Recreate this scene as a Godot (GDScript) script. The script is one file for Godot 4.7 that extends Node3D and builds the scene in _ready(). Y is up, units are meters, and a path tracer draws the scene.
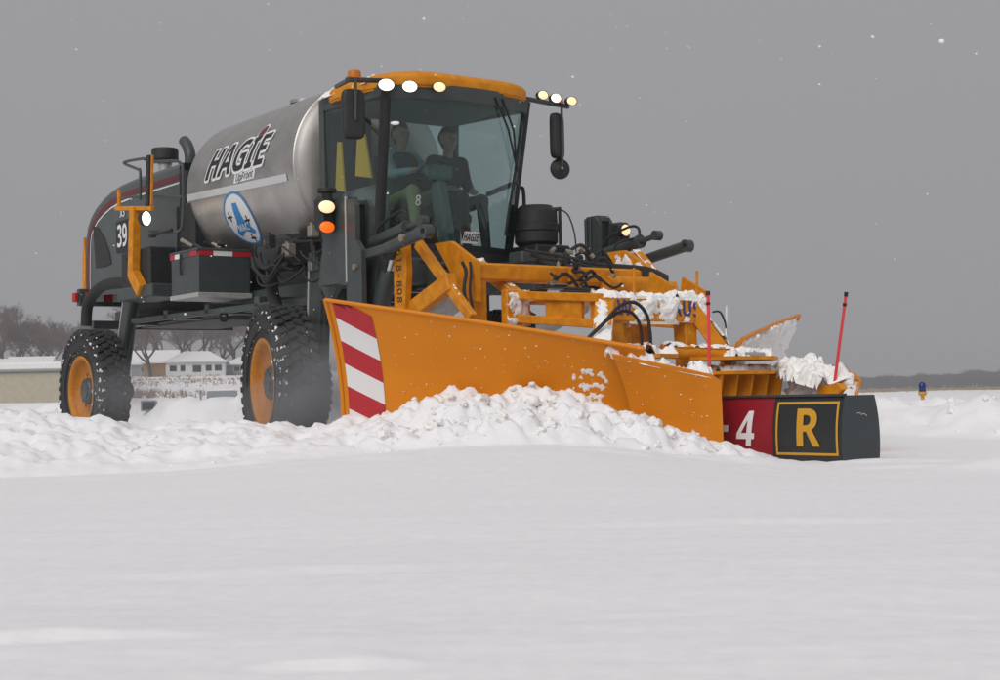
extends Node3D

# ---------- mesh collector ----------
class MB:
	var v := PackedVector3Array()
	var n := PackedVector3Array()
	var c := PackedColorArray()
	var col := Color(1, 1, 1)
	func t3(a: Vector3, b: Vector3, d: Vector3, na: Vector3, nb: Vector3, nd: Vector3) -> void:
		if (d - a).cross(b - a).dot(na + nb + nd) < 0.0:
			v.append(a); v.append(d); v.append(b); n.append(na); n.append(nd); n.append(nb)
		else:
			v.append(a); v.append(b); v.append(d); n.append(na); n.append(nb); n.append(nd)
		c.append(col); c.append(col); c.append(col)
	func tri(a: Vector3, b: Vector3, d: Vector3, out: Vector3) -> void:
		var m := (d - a).cross(b - a).normalized()
		if m.dot(out) < 0.0: m = -m
		t3(a, b, d, m, m, m)
	func quad(a: Vector3, b: Vector3, d: Vector3, e: Vector3, out: Vector3) -> void:
		tri(a, b, d, out); tri(a, d, e, out)
	# chamfered box in a frame
	func box(tr: Transform3D, s: Vector3, bev := 0.008) -> void:
		var hs := s * 0.5
		bev = minf(bev, minf(hs.x, minf(hs.y, hs.z)) * 0.45)
		var P := func(sx: float, sy: float, sz: float, k: int) -> Vector3:
			var q := Vector3(sx * hs.x, sy * hs.y, sz * hs.z)
			if k != 0: q.x -= sx * bev
			if k != 1: q.y -= sy * bev
			if k != 2: q.z -= sz * bev
			return tr * q
		var ctr := tr.origin
		for k in 3:
			for s0 in [-1.0, 1.0]:
				var p := []
				for ab in [[-1.0, -1.0], [1.0, -1.0], [1.0, 1.0], [-1.0, 1.0]]:
					var q: Array = [0.0, 0.0, 0.0]
					q[k] = s0; q[(k + 1) % 3] = ab[0]; q[(k + 2) % 3] = ab[1]
					p.append(P.call(q[0], q[1], q[2], k))
				quad(p[0], p[1], p[2], p[3], (p[0] + p[2]) * 0.5 - ctr)
		for k in 3:   # edges along axis k
			for a in [-1.0, 1.0]:
				for b in [-1.0, 1.0]:
					var i := (k + 1) % 3
					var j := (k + 2) % 3
					var lo: Array = [0.0, 0.0, 0.0]
					lo[k] = -1.0; lo[i] = a; lo[j] = b
					var hi: Array = lo.duplicate(); hi[k] = 1.0
					var p0: Vector3 = P.call(lo[0], lo[1], lo[2], i); var p1: Vector3 = P.call(hi[0], hi[1], hi[2], i)
					var p2: Vector3 = P.call(hi[0], hi[1], hi[2], j); var p3: Vector3 = P.call(lo[0], lo[1], lo[2], j)
					quad(p0, p1, p2, p3, (p0 + p2) * 0.5 - tr * (Vector3(s.x * 0.0, 0, 0)))
		for a in [-1.0, 1.0]:
			for b in [-1.0, 1.0]:
				for d in [-1.0, 1.0]:
					tri(P.call(a, b, d, 0), P.call(a, b, d, 1), P.call(a, b, d, 2), tr.basis * Vector3(a, b, d))
	func bx(center: Vector3, s: Vector3, bev := 0.008, roty := 0.0) -> void:
		box(Transform3D(Basis(Vector3.UP, roty), center), s, bev)
	func beam(a: Vector3, b: Vector3, w: float, hgt: float, bev := 0.008, up := Vector3.UP) -> void:
		var x := (b - a).normalized()
		var z := x.cross(up)
		if z.length() < 0.01: z = x.cross(Vector3(1, 0, 0))
		z = z.normalized()
		box(Transform3D(Basis(x, z.cross(x), z), (a + b) * 0.5), Vector3((b - a).length(), hgt, w), bev)
	func cyl(a: Vector3, b: Vector3, ra: float, rb := -1.0, seg := 16, caps := true) -> void:
		if rb < 0.0: rb = ra
		lathe(a, b - a, [[0.0, 0.0], [ra, 0.0], [rb, (b - a).length()], [0.0, (b - a).length()]] if caps else [[ra, 0.0], [rb, (b - a).length()]], seg)
	# profile of [radius, height]; hard corners (each segment has its own normals) unless smooth
	func lathe(o: Vector3, axis: Vector3, prof: Array, seg := 20, smooth := false) -> void:
		var y := axis.normalized()
		var x := y.cross(Vector3(0.31, 0.17, 0.93)).normalized()
		var z := x.cross(y)
		var ns := []
		for i in prof.size() - 1:
			var dr: float = prof[i + 1][0] - prof[i][0]
			var dh: float = prof[i + 1][1] - prof[i][1]
			ns.append(Vector2(dh, -dr).normalized())
		for i in prof.size() - 1:
			var r0: float = prof[i][0]; var h0: float = prof[i][1]; var r1: float = prof[i + 1][0]; var h1: float = prof[i + 1][1]
			var n0: Vector2 = ns[i]; var n1: Vector2 = ns[i]
			if smooth:
				if i > 0: n0 = (ns[i - 1] + ns[i]).normalized()
				if i < ns.size() - 1: n1 = (ns[i + 1] + ns[i]).normalized()
			for k in seg:
				var a0 := TAU * k / seg; var a1 := TAU * (k + 1) / seg
				var d0 := x * cos(a0) + z * sin(a0); var d1 := x * cos(a1) + z * sin(a1)
				var p00 := o + d0 * r0 + y * h0; var p01 := o + d1 * r0 + y * h0
				var p10 := o + d0 * r1 + y * h1; var p11 := o + d1 * r1 + y * h1
				var m00 := d0 * n0.x + y * n0.y; var m01 := d1 * n0.x + y * n0.y
				var m10 := d0 * n1.x + y * n1.y; var m11 := d1 * n1.x + y * n1.y
				if r0 > 1e-6: t3(p00, p01, p11, m00, m01, m11)
				if r1 > 1e-6: t3(p00, p11, p10, m00, m11, m10)
	func tube(pts: Array, r: float, seg := 8, r1 := -1.0) -> void:
		if r1 < 0.0: r1 = r
		var rings := []; var dirs := []
		var x := Vector3.ZERO
		var m := pts.size()
		for i in m:
			var t: Vector3 = (pts[mini(i + 1, m - 1)] - pts[maxi(i - 1, 0)]).normalized()
			if x == Vector3.ZERO: x = t.cross(Vector3(0.3, 0.9, 0.2)).normalized()
			x = (x - t * x.dot(t)).normalized()
			var y := t.cross(x)
			var ring := PackedVector3Array(); var dr := PackedVector3Array()
			var rr := lerpf(r, r1, float(i) / maxf(1.0, m - 1.0))
			for k in seg:
				var d := x * cos(TAU * k / seg) + y * sin(TAU * k / seg)
				ring.append(pts[i] + d * rr); dr.append(d)
			rings.append(ring); dirs.append(dr)
		for i in m - 1:
			for k in seg:
				var k1 := (k + 1) % seg
				t3(rings[i][k], rings[i][k1], rings[i + 1][k1], dirs[i][k], dirs[i][k1], dirs[i + 1][k1])
				t3(rings[i][k], rings[i + 1][k1], rings[i + 1][k], dirs[i][k], dirs[i + 1][k1], dirs[i + 1][k])
		for e in [0, m - 1]:
			var out: Vector3 = pts[e] - pts[1 if e == 0 else m - 2]
			for k in range(1, seg - 1): tri(rings[e][0], rings[e][k], rings[e][k + 1], out)
	# polygon (points in plane) extruded by w both ways along out
	func prism(poly: Array, w: Vector3) -> void:
		var p2 := PackedVector2Array()
		var nn := w.normalized()
		var ax: Vector3 = (poly[1] - poly[0]).normalized()
		var ay := nn.cross(ax)
		for q in poly: p2.append(Vector2((q - poly[0]).dot(ax), (q - poly[0]).dot(ay)))
		var ids := Geometry2D.triangulate_polygon(p2)
		for i in range(0, ids.size(), 3):
			tri(poly[ids[i]] + w * 0.5, poly[ids[i + 1]] + w * 0.5, poly[ids[i + 2]] + w * 0.5, nn)
			tri(poly[ids[i]] - w * 0.5, poly[ids[i + 1]] - w * 0.5, poly[ids[i + 2]] - w * 0.5, -nn)
		var cw := Geometry2D.is_polygon_clockwise(p2)
		for i in poly.size():
			var a: Vector3 = poly[i]; var b: Vector3 = poly[(i + 1) % poly.size()]
			var out := (b - a).cross(nn)
			if cw: out = -out
			quad(a - w * 0.5, b - w * 0.5, b + w * 0.5, a + w * 0.5, out)
	# curved sheet fn(u, v) with thickness (0: a single face)
	func sheet(fn: Callable, nu: int, nv: int, thick: float, out_hint: Vector3, from_centre := false) -> void:
		var P := []; var N := []
		for i in nu + 1:
			var pr := PackedVector3Array(); var nr := PackedVector3Array()
			for j in nv + 1:
				var u := float(i) / nu; var w := float(j) / nv
				var e := 0.01
				var du: Vector3 = fn.call(minf(u + e, 1.0), w) - fn.call(maxf(u - e, 0.0), w)
				var dv: Vector3 = fn.call(u, minf(w + e, 1.0)) - fn.call(u, maxf(w - e, 0.0))
				var m := du.cross(dv).normalized()
				if m.dot(fn.call(u, w) - out_hint if from_centre else out_hint) < 0.0: m = -m
				pr.append(fn.call(u, w)); nr.append(m)
			P.append(pr); N.append(nr)
		for i in nu:
			for j in nv:
				t3(P[i][j], P[i + 1][j], P[i + 1][j + 1], N[i][j], N[i + 1][j], N[i + 1][j + 1])
				t3(P[i][j], P[i + 1][j + 1], P[i][j + 1], N[i][j], N[i + 1][j + 1], N[i][j + 1])
				if thick > 0.0:
					var a: Vector3 = P[i][j] - N[i][j] * thick; var b: Vector3 = P[i + 1][j] - N[i + 1][j] * thick
					var d: Vector3 = P[i + 1][j + 1] - N[i + 1][j + 1] * thick; var e2: Vector3 = P[i][j + 1] - N[i][j + 1] * thick
					t3(a, b, d, -N[i][j], -N[i + 1][j], -N[i + 1][j + 1]); t3(a, d, e2, -N[i][j], -N[i + 1][j + 1], -N[i][j + 1])
		if thick > 0.0:
			for i in nu:
				for j in [0, nv]:
					var o: Vector3 = P[i][j] - P[i][1 if j == 0 else nv - 1]
					quad(P[i][j], P[i + 1][j], P[i + 1][j] - N[i + 1][j] * thick, P[i][j] - N[i][j] * thick, o)
			for j in nv:
				for i in [0, nu]:
					var o: Vector3 = P[i][j] - P[1 if i == 0 else nu - 1][j]
					quad(P[i][j], P[i][j + 1], P[i][j + 1] - N[i][j + 1] * thick, P[i][j] - N[i][j] * thick, o)
	# lumpy blob
	func blob(ctr: Vector3, rad: Vector3, amp: float, fr: float, nz: FastNoiseLite, nu := 10, nv := 7, bas := Basis()) -> void:
		var P := []
		for j in nv + 1:
			var row := PackedVector3Array()
			for i in nu + 1:
				var th := PI * j / nv; var ph := TAU * (i % nu) / nu
				var d := Vector3(sin(th) * cos(ph), cos(th), sin(th) * sin(ph))
				var q := d * rad
				var k := 1.0 + amp * nz.get_noise_3dv((bas * q + ctr) * fr)
				row.append(ctr + bas * (q * k))
			P.append(row)
		var N := []
		for j in nv + 1:
			var row := PackedVector3Array()
			for i in nu + 1:
				var i0 := (i - 1 + nu) % nu; var i1 := (i + 1) % nu
				var m: Vector3 = (P[j][i1] - P[j][i0]).cross(P[mini(j + 1, nv)][i] - P[maxi(j - 1, 0)][i])
				var o: Vector3 = P[j][i] - ctr
				if j == 0 or j == nv or m.length() < 1e-9: m = o
				if m.dot(o) < 0.0: m = -m
				row.append(m.normalized())
			N.append(row)
		for j in nv:
			for i in nu:
				t3(P[j][i], P[j][i + 1], P[j + 1][i + 1], N[j][i], N[j][i + 1], N[j + 1][i + 1])
				t3(P[j][i], P[j + 1][i + 1], P[j + 1][i], N[j][i], N[j + 1][i + 1], N[j + 1][i])
	func join(o: MB, tr := Transform3D()) -> void:
		for i in o.v.size():
			v.append(tr * o.v[i]); n.append((tr.basis * o.n[i]).normalized()); c.append(o.c[i])
	func mesh(off := Vector3.ZERO, colours := false) -> ArrayMesh:
		var a := []
		a.resize(Mesh.ARRAY_MAX)
		var vv := v
		if off != Vector3.ZERO:
			vv = PackedVector3Array(); vv.resize(v.size())
			for i in v.size(): vv[i] = v[i] - off
		a[Mesh.ARRAY_VERTEX] = vv; a[Mesh.ARRAY_NORMAL] = n
		if colours: a[Mesh.ARRAY_COLOR] = c
		var m := ArrayMesh.new()
		m.add_surface_from_arrays(Mesh.PRIMITIVE_TRIANGLES, a)
		return m

func cm(pts: Array, sub := 5) -> Array:   # smooth path through points
	var out := []
	for i in pts.size() - 1:
		var p0: Vector3 = pts[maxi(i - 1, 0)]; var p1: Vector3 = pts[i]; var p2: Vector3 = pts[i + 1]; var p3: Vector3 = pts[mini(i + 2, pts.size() - 1)]
		for k in sub: out.append(p1.cubic_interpolate(p2, p0, p3, float(k) / sub))
	out.append(pts[-1])
	return out

# ---------- nodes ----------
var taken := {}
func numbered(s: String) -> String:
	if not taken.has(s):
		taken[s] = 0
		return s
	taken[s] += 1
	return "%s_%03d" % [s, taken[s]]
var OFF := Vector3.ZERO     # subtracted from the vertices of the thing being built
func put(mb: MB, called: String, m: Material, parent: Node, colours := false) -> MeshInstance3D:
	var o := MeshInstance3D.new()
	o.name = called if parent != self else numbered(called)
	o.mesh = mb.mesh(OFF, colours)
	o.material_override = m
	parent.add_child(o, true)
	return o
func tag(o: Node, label: String, category: String, group := "", kind := "") -> void:
	if label: o.set_meta("label", label)
	if category: o.set_meta("category", category)
	if group: o.set_meta("group", group)
	if kind: o.set_meta("kind", kind)
func thing(called: String, label: String, category: String, where := Vector3.ZERO, turn := 0.0, group := "") -> Node3D:
	var o := Node3D.new()
	o.name = numbered(called); add_child(o); o.position = where; o.rotation.y = turn
	tag(o, label, category, group)
	return o

# ---------- camera geometry: pixels of the photograph to directions ----------
const FOC := 1500.0
const CAM := Vector3(0, 0.6, 0)
var cf: Vector3; var cu: Vector3; var cr: Vector3
var MO: Vector3; var MH: Vector3; var MR: Vector3; var MT: Transform3D   # truck frame: x ahead, y up, z to its right
func ray(u: float, w: float) -> Vector3: return cf + cr * ((u - 500.0) / FOC) + cu * ((340.0 - w) / FOC)
func loc(p: Vector3) -> Vector3: return MT.affine_inverse() * p
func lz(u: float, w: float, z: float) -> Vector3:
	var r := ray(u, w); var t := (z - (CAM - MO).dot(MR)) / r.dot(MR)
	return loc(CAM + r * t)
func lx(u: float, w: float, x: float) -> Vector3:
	var r := ray(u, w); var t := (x - (CAM - MO).dot(MH)) / r.dot(MH)
	return loc(CAM + r * t)
func wd(u: float, w: float, d: float) -> Vector3: return CAM + ray(u, w) * d
func frame_setup() -> void:
	var p := atan(58.0 / FOC); var r := deg_to_rad(1.2)
	cf = Vector3(0, sin(p), -cos(p))
	var u0 := Vector3(0, cos(p), sin(p))
	cu = u0 * cos(r) + Vector3.RIGHT * sin(r)
	cr = Vector3.RIGHT * cos(r) - u0 * sin(r)
	MO = Vector3(-1.07545, 0, -16.12114); MH = Vector3(0.58502, 0, 0.81102); MR = Vector3(-0.81102, 0, 0.58502)
	MT = Transform3D(Basis(MH, Vector3.UP, MR), MO)

# ---------- materials ----------
func lin(r: float, g: float, b: float) -> Color: return Color(r, g, b).linear_to_srgb()
func noise_tex(seed_: int, freq: float, lo: Color, hi: Color, octaves := 4, size := 512) -> NoiseTexture2D:
	var t := NoiseTexture2D.new(); t.width = size; t.height = size; t.seamless = true
	var nz := FastNoiseLite.new(); nz.seed = seed_; nz.frequency = freq; nz.fractal_octaves = octaves; nz.noise_type = FastNoiseLite.TYPE_SIMPLEX_SMOOTH
	t.noise = nz
	var g := Gradient.new(); g.set_color(0, lo); g.set_color(1, hi)
	t.color_ramp = g
	return t
func bump_tex(seed_: int, freq: float, strength: float, size := 512) -> NoiseTexture2D:
	var t := NoiseTexture2D.new(); t.width = size; t.height = size; t.seamless = true; t.as_normal_map = true; t.bump_strength = strength
	var nz := FastNoiseLite.new(); nz.seed = seed_; nz.frequency = freq; nz.fractal_octaves = 4; nz.noise_type = FastNoiseLite.TYPE_SIMPLEX_SMOOTH
	t.noise = nz
	return t
func plain(col: Color, rough: float, metal := 0.0) -> StandardMaterial3D:
	var m := StandardMaterial3D.new(); m.albedo_color = col; m.roughness = rough; m.metallic = metal
	return m
func worn(a: Color, b: Color, rough: float, seed_: int, freq := 0.01, scale := 1.0, metal := 0.0) -> StandardMaterial3D:
	var m := StandardMaterial3D.new()
	m.albedo_texture = noise_tex(seed_, freq, a, b, 5)
	m.roughness = rough; m.metallic = metal
	m.uv1_triplanar = true; m.uv1_scale = Vector3.ONE * scale
	return m
# paint with fine long scuffs: a coarse tone pattern under a fine stretched one
func scraped(lo: Color, hi: Color, scuff: Color) -> StandardMaterial3D:
	var m := worn(lo, hi, 0.42, 12, 0.006, 0.45)
	m.metallic_specular = 0.35
	var nz := FastNoiseLite.new(); nz.seed = 71; nz.frequency = 0.5; nz.fractal_octaves = 4
	var img := Image.create_empty(512, 512, false, Image.FORMAT_RGBA8)
	for y in 512:
		for x in 512:
			# runs along the blade, seamless enough at this scale
			var k := nz.get_noise_2d(x * 0.035, y * 0.9) + 0.6 * nz.get_noise_2d(x * 0.02 + 90.0, y * 0.22)
			img.set_pixel(x, y, Color(scuff.r, scuff.g, scuff.b, clampf((k - 0.42) * 2.2, 0.0, 0.55)))
	m.detail_enabled = true; m.detail_albedo = ImageTexture.create_from_image(img); m.detail_uv_layer = BaseMaterial3D.DETAIL_UV_1
	m.detail_blend_mode = BaseMaterial3D.BLEND_MODE_MIX
	return m
func glow(col: Color, e: float) -> StandardMaterial3D:
	var m := plain(col, 0.3); m.emission_enabled = true; m.emission = col; m.emission_energy_multiplier = e
	return m
var M := {}
func materials() -> void:
	M.orange = worn(lin(0.52, 0.178, 0.005), lin(0.80, 0.315, 0.010), 0.48, 11, 0.014, 0.9); M.orange.metallic_specular = 0.35
	M.blade = scraped(lin(0.61, 0.195, 0.004), lin(0.72, 0.245, 0.008), lin(0.50, 0.20, 0.06))
	M.grey = worn(lin(0.040, 0.050, 0.050), lin(0.058, 0.068, 0.067), 0.42, 13, 0.012, 0.6)
	M.hood = worn(lin(0.060, 0.072, 0.072), lin(0.080, 0.092, 0.091), 0.32, 14, 0.008, 0.5)
	M.black = worn(lin(0.012, 0.013, 0.014), lin(0.026, 0.027, 0.028), 0.6, 15, 0.02, 1.5)
	M.rubber = worn(lin(0.012, 0.012, 0.013), lin(0.03, 0.03, 0.03), 0.75, 16, 0.03, 3.0)
	M.tyre = worn(lin(0.016, 0.017, 0.018), lin(0.045, 0.046, 0.047), 0.8, 17, 0.03, 2.0)
	M.steel = worn(lin(0.40, 0.385, 0.365), lin(0.55, 0.53, 0.505), 0.40, 18, 0.006, 0.8, 0.9)
	M.rim = worn(lin(0.36, 0.125, 0.006), lin(0.62, 0.235, 0.006), 0.55, 26, 0.02, 1.6)
	M.chrome = plain(lin(0.6, 0.6, 0.6), 0.2, 1.0)
	M.alu = worn(lin(0.40, 0.40, 0.39), lin(0.52, 0.52, 0.51), 0.45, 19, 0.02, 2.0, 0.4)
	M.white = plain(lin(0.74, 0.74, 0.74), 0.5)
	M.offwhite = plain(lin(0.55, 0.56, 0.57), 0.5)
	M.red = worn(lin(0.40, 0.012, 0.02), lin(0.48, 0.018, 0.028), 0.45, 20, 0.02, 1.0)
	M.darkred = plain(lin(0.13, 0.012, 0.016), 0.4)
	M.blue = plain(lin(0.02, 0.22, 0.55), 0.45)
	M.navy = plain(lin(0.03, 0.05, 0.25), 0.5)
	M.ink = plain(lin(0.012, 0.012, 0.013), 0.5)
	M.brass = worn(lin(0.22, 0.19, 0.15), lin(0.36, 0.32, 0.27), 0.5, 21, 0.04, 3.0, 0.4)
	M.signred = worn(lin(0.24, 0.006, 0.016), lin(0.30, 0.009, 0.02), 0.35, 22, 0.02, 2.0)
	M.signblack = worn(lin(0.014, 0.017, 0.018), lin(0.022, 0.025, 0.026), 0.3, 23, 0.03, 2.0)
	M.signgrey = worn(lin(0.030, 0.040, 0.044), lin(0.040, 0.050, 0.054), 0.4, 24, 0.03, 2.0)
	M.yellow = plain(lin(0.60, 0.30, 0.015), 0.45)
	M.stickred = plain(lin(0.75, 0.05, 0.05), 0.5)
	M.amber = glow(Color(1.0, 0.38, 0.03), 0.85)
	M.amber_off = plain(lin(0.55, 0.16, 0.01), 0.25)
	M.lamp = glow(Color(1.0, 0.95, 0.86), 2.2)
	M.lamp_dim = glow(Color(1.0, 0.82, 0.64), 0.85)
	M.seat = worn(lin(0.03, 0.032, 0.034), lin(0.05, 0.05, 0.052), 0.9, 25, 0.05, 3.0)
	M.dash = plain(lin(0.16, 0.20, 0.20), 0.7)
	M.liner = plain(lin(0.09, 0.10, 0.10), 0.9)
	M.vest = plain(lin(0.45, 0.36, 0.03), 0.8)
	var g := StandardMaterial3D.new()
	g.albedo_color = Color(lin(0.50, 0.69, 0.675), 0.02); g.refraction_enabled = true; g.refraction_scale = 0.035; g.transparency = BaseMaterial3D.TRANSPARENCY_ALPHA; g.roughness = 0.02
	M.glass = g
	var th := StandardMaterial3D.new(); th.albedo_color = Color(lin(0.03, 0.07, 0.068), 0.22); th.transparency = BaseMaterial3D.TRANSPARENCY_ALPHA; th.roughness = 0.03
	M.pane = th
	# snow
	var s := StandardMaterial3D.new()
	s.albedo_texture = noise_tex(31, 0.02, lin(0.83, 0.825, 0.845), lin(0.89, 0.88, 0.897), 5)
	s.roughness = 0.95; s.metallic_specular = 0.25
	s.normal_enabled = true; s.normal_texture = bump_tex(32, 0.05, 3.0); s.normal_scale = 0.1
	s.uv1_triplanar = true; s.uv1_world_triplanar = true; s.uv1_scale = Vector3(1.1, 1.1, 0.8)
	M.snow = s
	var l := StandardMaterial3D.new()
	l.albedo_color = lin(0.90, 0.888, 0.875); l.roughness = 0.95; l.metallic_specular = 0.25
	l.normal_enabled = true; l.normal_texture = bump_tex(33, 0.06, 4.0); l.normal_scale = 0.3
	l.uv1_triplanar = true; l.uv1_scale = Vector3.ONE * 3.0
	M.lump = l
	M.cake = worn(lin(0.72, 0.71, 0.71), lin(0.86, 0.855, 0.86), 0.95, 34, 0.02, 3.0)

# lettering, mapped by fn(x, y) -> position, onto one mesh
func letters(text: String, size: float, font: String, weight: int, fn: Callable, called: String, m: Material, parent: Node, shear := 0.0, stretch := 1.0) -> void:
	var tm := TextMesh.new()
	var f := SystemFont.new(); f.font_names = PackedStringArray([font]); f.font_weight = weight
	tm.font = f; tm.text = text; tm.font_size = 64; tm.pixel_size = size / 46.0; tm.depth = 0.0; tm.curve_step = 1.0
	var a := tm.get_mesh_arrays()
	var vv: PackedVector3Array = a[Mesh.ARRAY_VERTEX]; var ix: PackedInt32Array = a[Mesh.ARRAY_INDEX]; var nn: PackedVector3Array = a[Mesh.ARRAY_NORMAL]
	var mb := MB.new()
	for i in range(0, ix.size(), 3):
		var q := []
		for j in 3:
			var p := vv[ix[i + j]]
			q.append(Vector2((p.x + p.y * shear) * stretch, p.y))
		print_tri(mb, q[0], q[1], q[2], fn, size * 0.2)
	put(mb, called, m, parent)
# a flat printed triangle laid on a curved face, cut small enough to follow it
func print_tri(mb: MB, p: Vector2, q: Vector2, r: Vector2, fn: Callable, most: float, depth := 0) -> void:
	var l := maxf((q - p).length(), maxf((r - q).length(), (p - r).length()))
	if l > most and depth < 7:
		if (q - p).length() == l: print_tri(mb, p, (p + q) * 0.5, r, fn, most, depth + 1); print_tri(mb, (p + q) * 0.5, q, r, fn, most, depth + 1)
		elif (r - q).length() == l: print_tri(mb, p, q, (q + r) * 0.5, fn, most, depth + 1); print_tri(mb, p, (q + r) * 0.5, r, fn, most, depth + 1)
		else: print_tri(mb, p, q, (p + r) * 0.5, fn, most, depth + 1); print_tri(mb, (p + r) * 0.5, q, r, fn, most, depth + 1)
		return
	var out: Vector3 = (fn.call(p.x + 0.004, p.y) - fn.call(p.x, p.y)).cross(fn.call(p.x, p.y + 0.004) - fn.call(p.x, p.y))
	mb.tri(fn.call(p.x, p.y), fn.call(q.x, q.y), fn.call(r.x, r.y), out)

# snow lying or caked on a face: fn(u, w) is the face, dir the way it builds up
func cap(parent: Node, fn: Callable, nu: int, nv: int, dir: Vector3, thick: float, seed_: int, cover := 0.0, called := "lying_snow", m: Material = null, fine := 1.0) -> void:
	var nz := FastNoiseLite.new(); nz.seed = seed_; nz.frequency = 1.0; nz.fractal_octaves = 4
	var mb := MB.new()
	mb.sheet(func(u: float, w: float) -> Vector3:
		var p: Vector3 = fn.call(u, w)
		var k := nz.get_noise_3dv(p * 5.5 * fine); var k2 := nz.get_noise_3dv(p * 17.0 * fine + Vector3(7, 3, 1))
		var e := minf(minf(u, 1.0 - u) * nu * 0.22, minf(w, 1.0 - w) * nv * 0.30)
		e = smoothstep(0.1, 1.0, e + k * 1.3 + k2 * 0.5)
		var t := thick * (0.62 + 0.65 * k + 0.28 * k2)
		if cover != 0.0: t = thick * (cover + 1.3 * k + 0.18 * k2)
		return p + dir * (lerpf(-0.01, t, e)), nu, nv, 0.0, dir)
	put(mb, called, m if m else M.lump, parent)
func cap_strip(parent: Node, p: Vector3, q: Vector3, side: Vector3, dir: Vector3, thick: float, seed_: int, called := "lying_snow") -> void:
	var n := clampi(int((q - p).length() / 0.018), 8, 70); var nv := clampi(int(side.length() / 0.018), 6, 40)
	cap(parent, func(u, w): return p.lerp(q, u) + side * (w - 0.5), n, nv, dir, thick, seed_, 0.0, called)

# ---------- ground ----------
var nA := FastNoiseLite.new(); var nB := FastNoiseLite.new(); var nC := FastNoiseLite.new(); var nD := FastNoiseLite.new()
func noises() -> void:
	nA.seed = 5; nA.frequency = 0.12; nA.fractal_octaves = 3
	nB.seed = 6; nB.frequency = 1.3; nB.fractal_octaves = 4
	nC.seed = 7; nC.noise_type = FastNoiseLite.TYPE_CELLULAR; nC.frequency = 1.0; nC.cellular_return_type = FastNoiseLite.RETURN_DISTANCE; nC.cellular_distance_function = FastNoiseLite.DISTANCE_EUCLIDEAN_SQUARED; nC.fractal_type = FastNoiseLite.FRACTAL_NONE
	nD.seed = 8; nD.frequency = 1.0; nD.fractal_octaves = 3
# crest of the ridge thrown up by the blade: x, z, height
const CREST := [[-14.0, -12.9, 0.56], [-7.0, -12.5, 0.58], [-4.07, -12.2, 0.57], [-3.55, -12.1, 0.51], [-2.88, -12.0, 0.44], [-1.98, -11.9, 0.40], [-1.33, -11.75, 0.385], [-0.85, -11.55, 0.46], [-0.62, -11.45, 0.525], [-0.456, -11.4, 0.59], [-0.075, -11.3, 0.60], [0.336, -11.2, 0.575], [0.70, -11.1, 0.51], [1.03, -11.05, 0.385], [1.31, -10.95, 0.285], [1.46, -10.88, 0.19], [1.58, -10.85, 0.11], [1.9, -10.75, 0.12], [2.4, -10.6, 0.10], [30.0, -10.6, 0.10]]
const HILL := [[0.0, 0.0], [50.0, 0.0], [100.0, 0.75], [180.0, 2.4], [290.0, 6.0], [400.0, 8.0], [2200.0, 16.0]]
func clump(x: float, z: float) -> float: return 0.32 - (nC.get_noise_2d(x, z) + 1.0)
func along(tab: Array, x: float, k: int) -> float:
	if x <= tab[0][0]: return tab[0][k]
	for i in tab.size() - 1:
		if x < tab[i + 1][0]:
			return lerpf(tab[i][k], tab[i + 1][k], (x - tab[i][0]) / (tab[i + 1][0] - tab[i][0]))
	return tab[-1][k]
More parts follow.
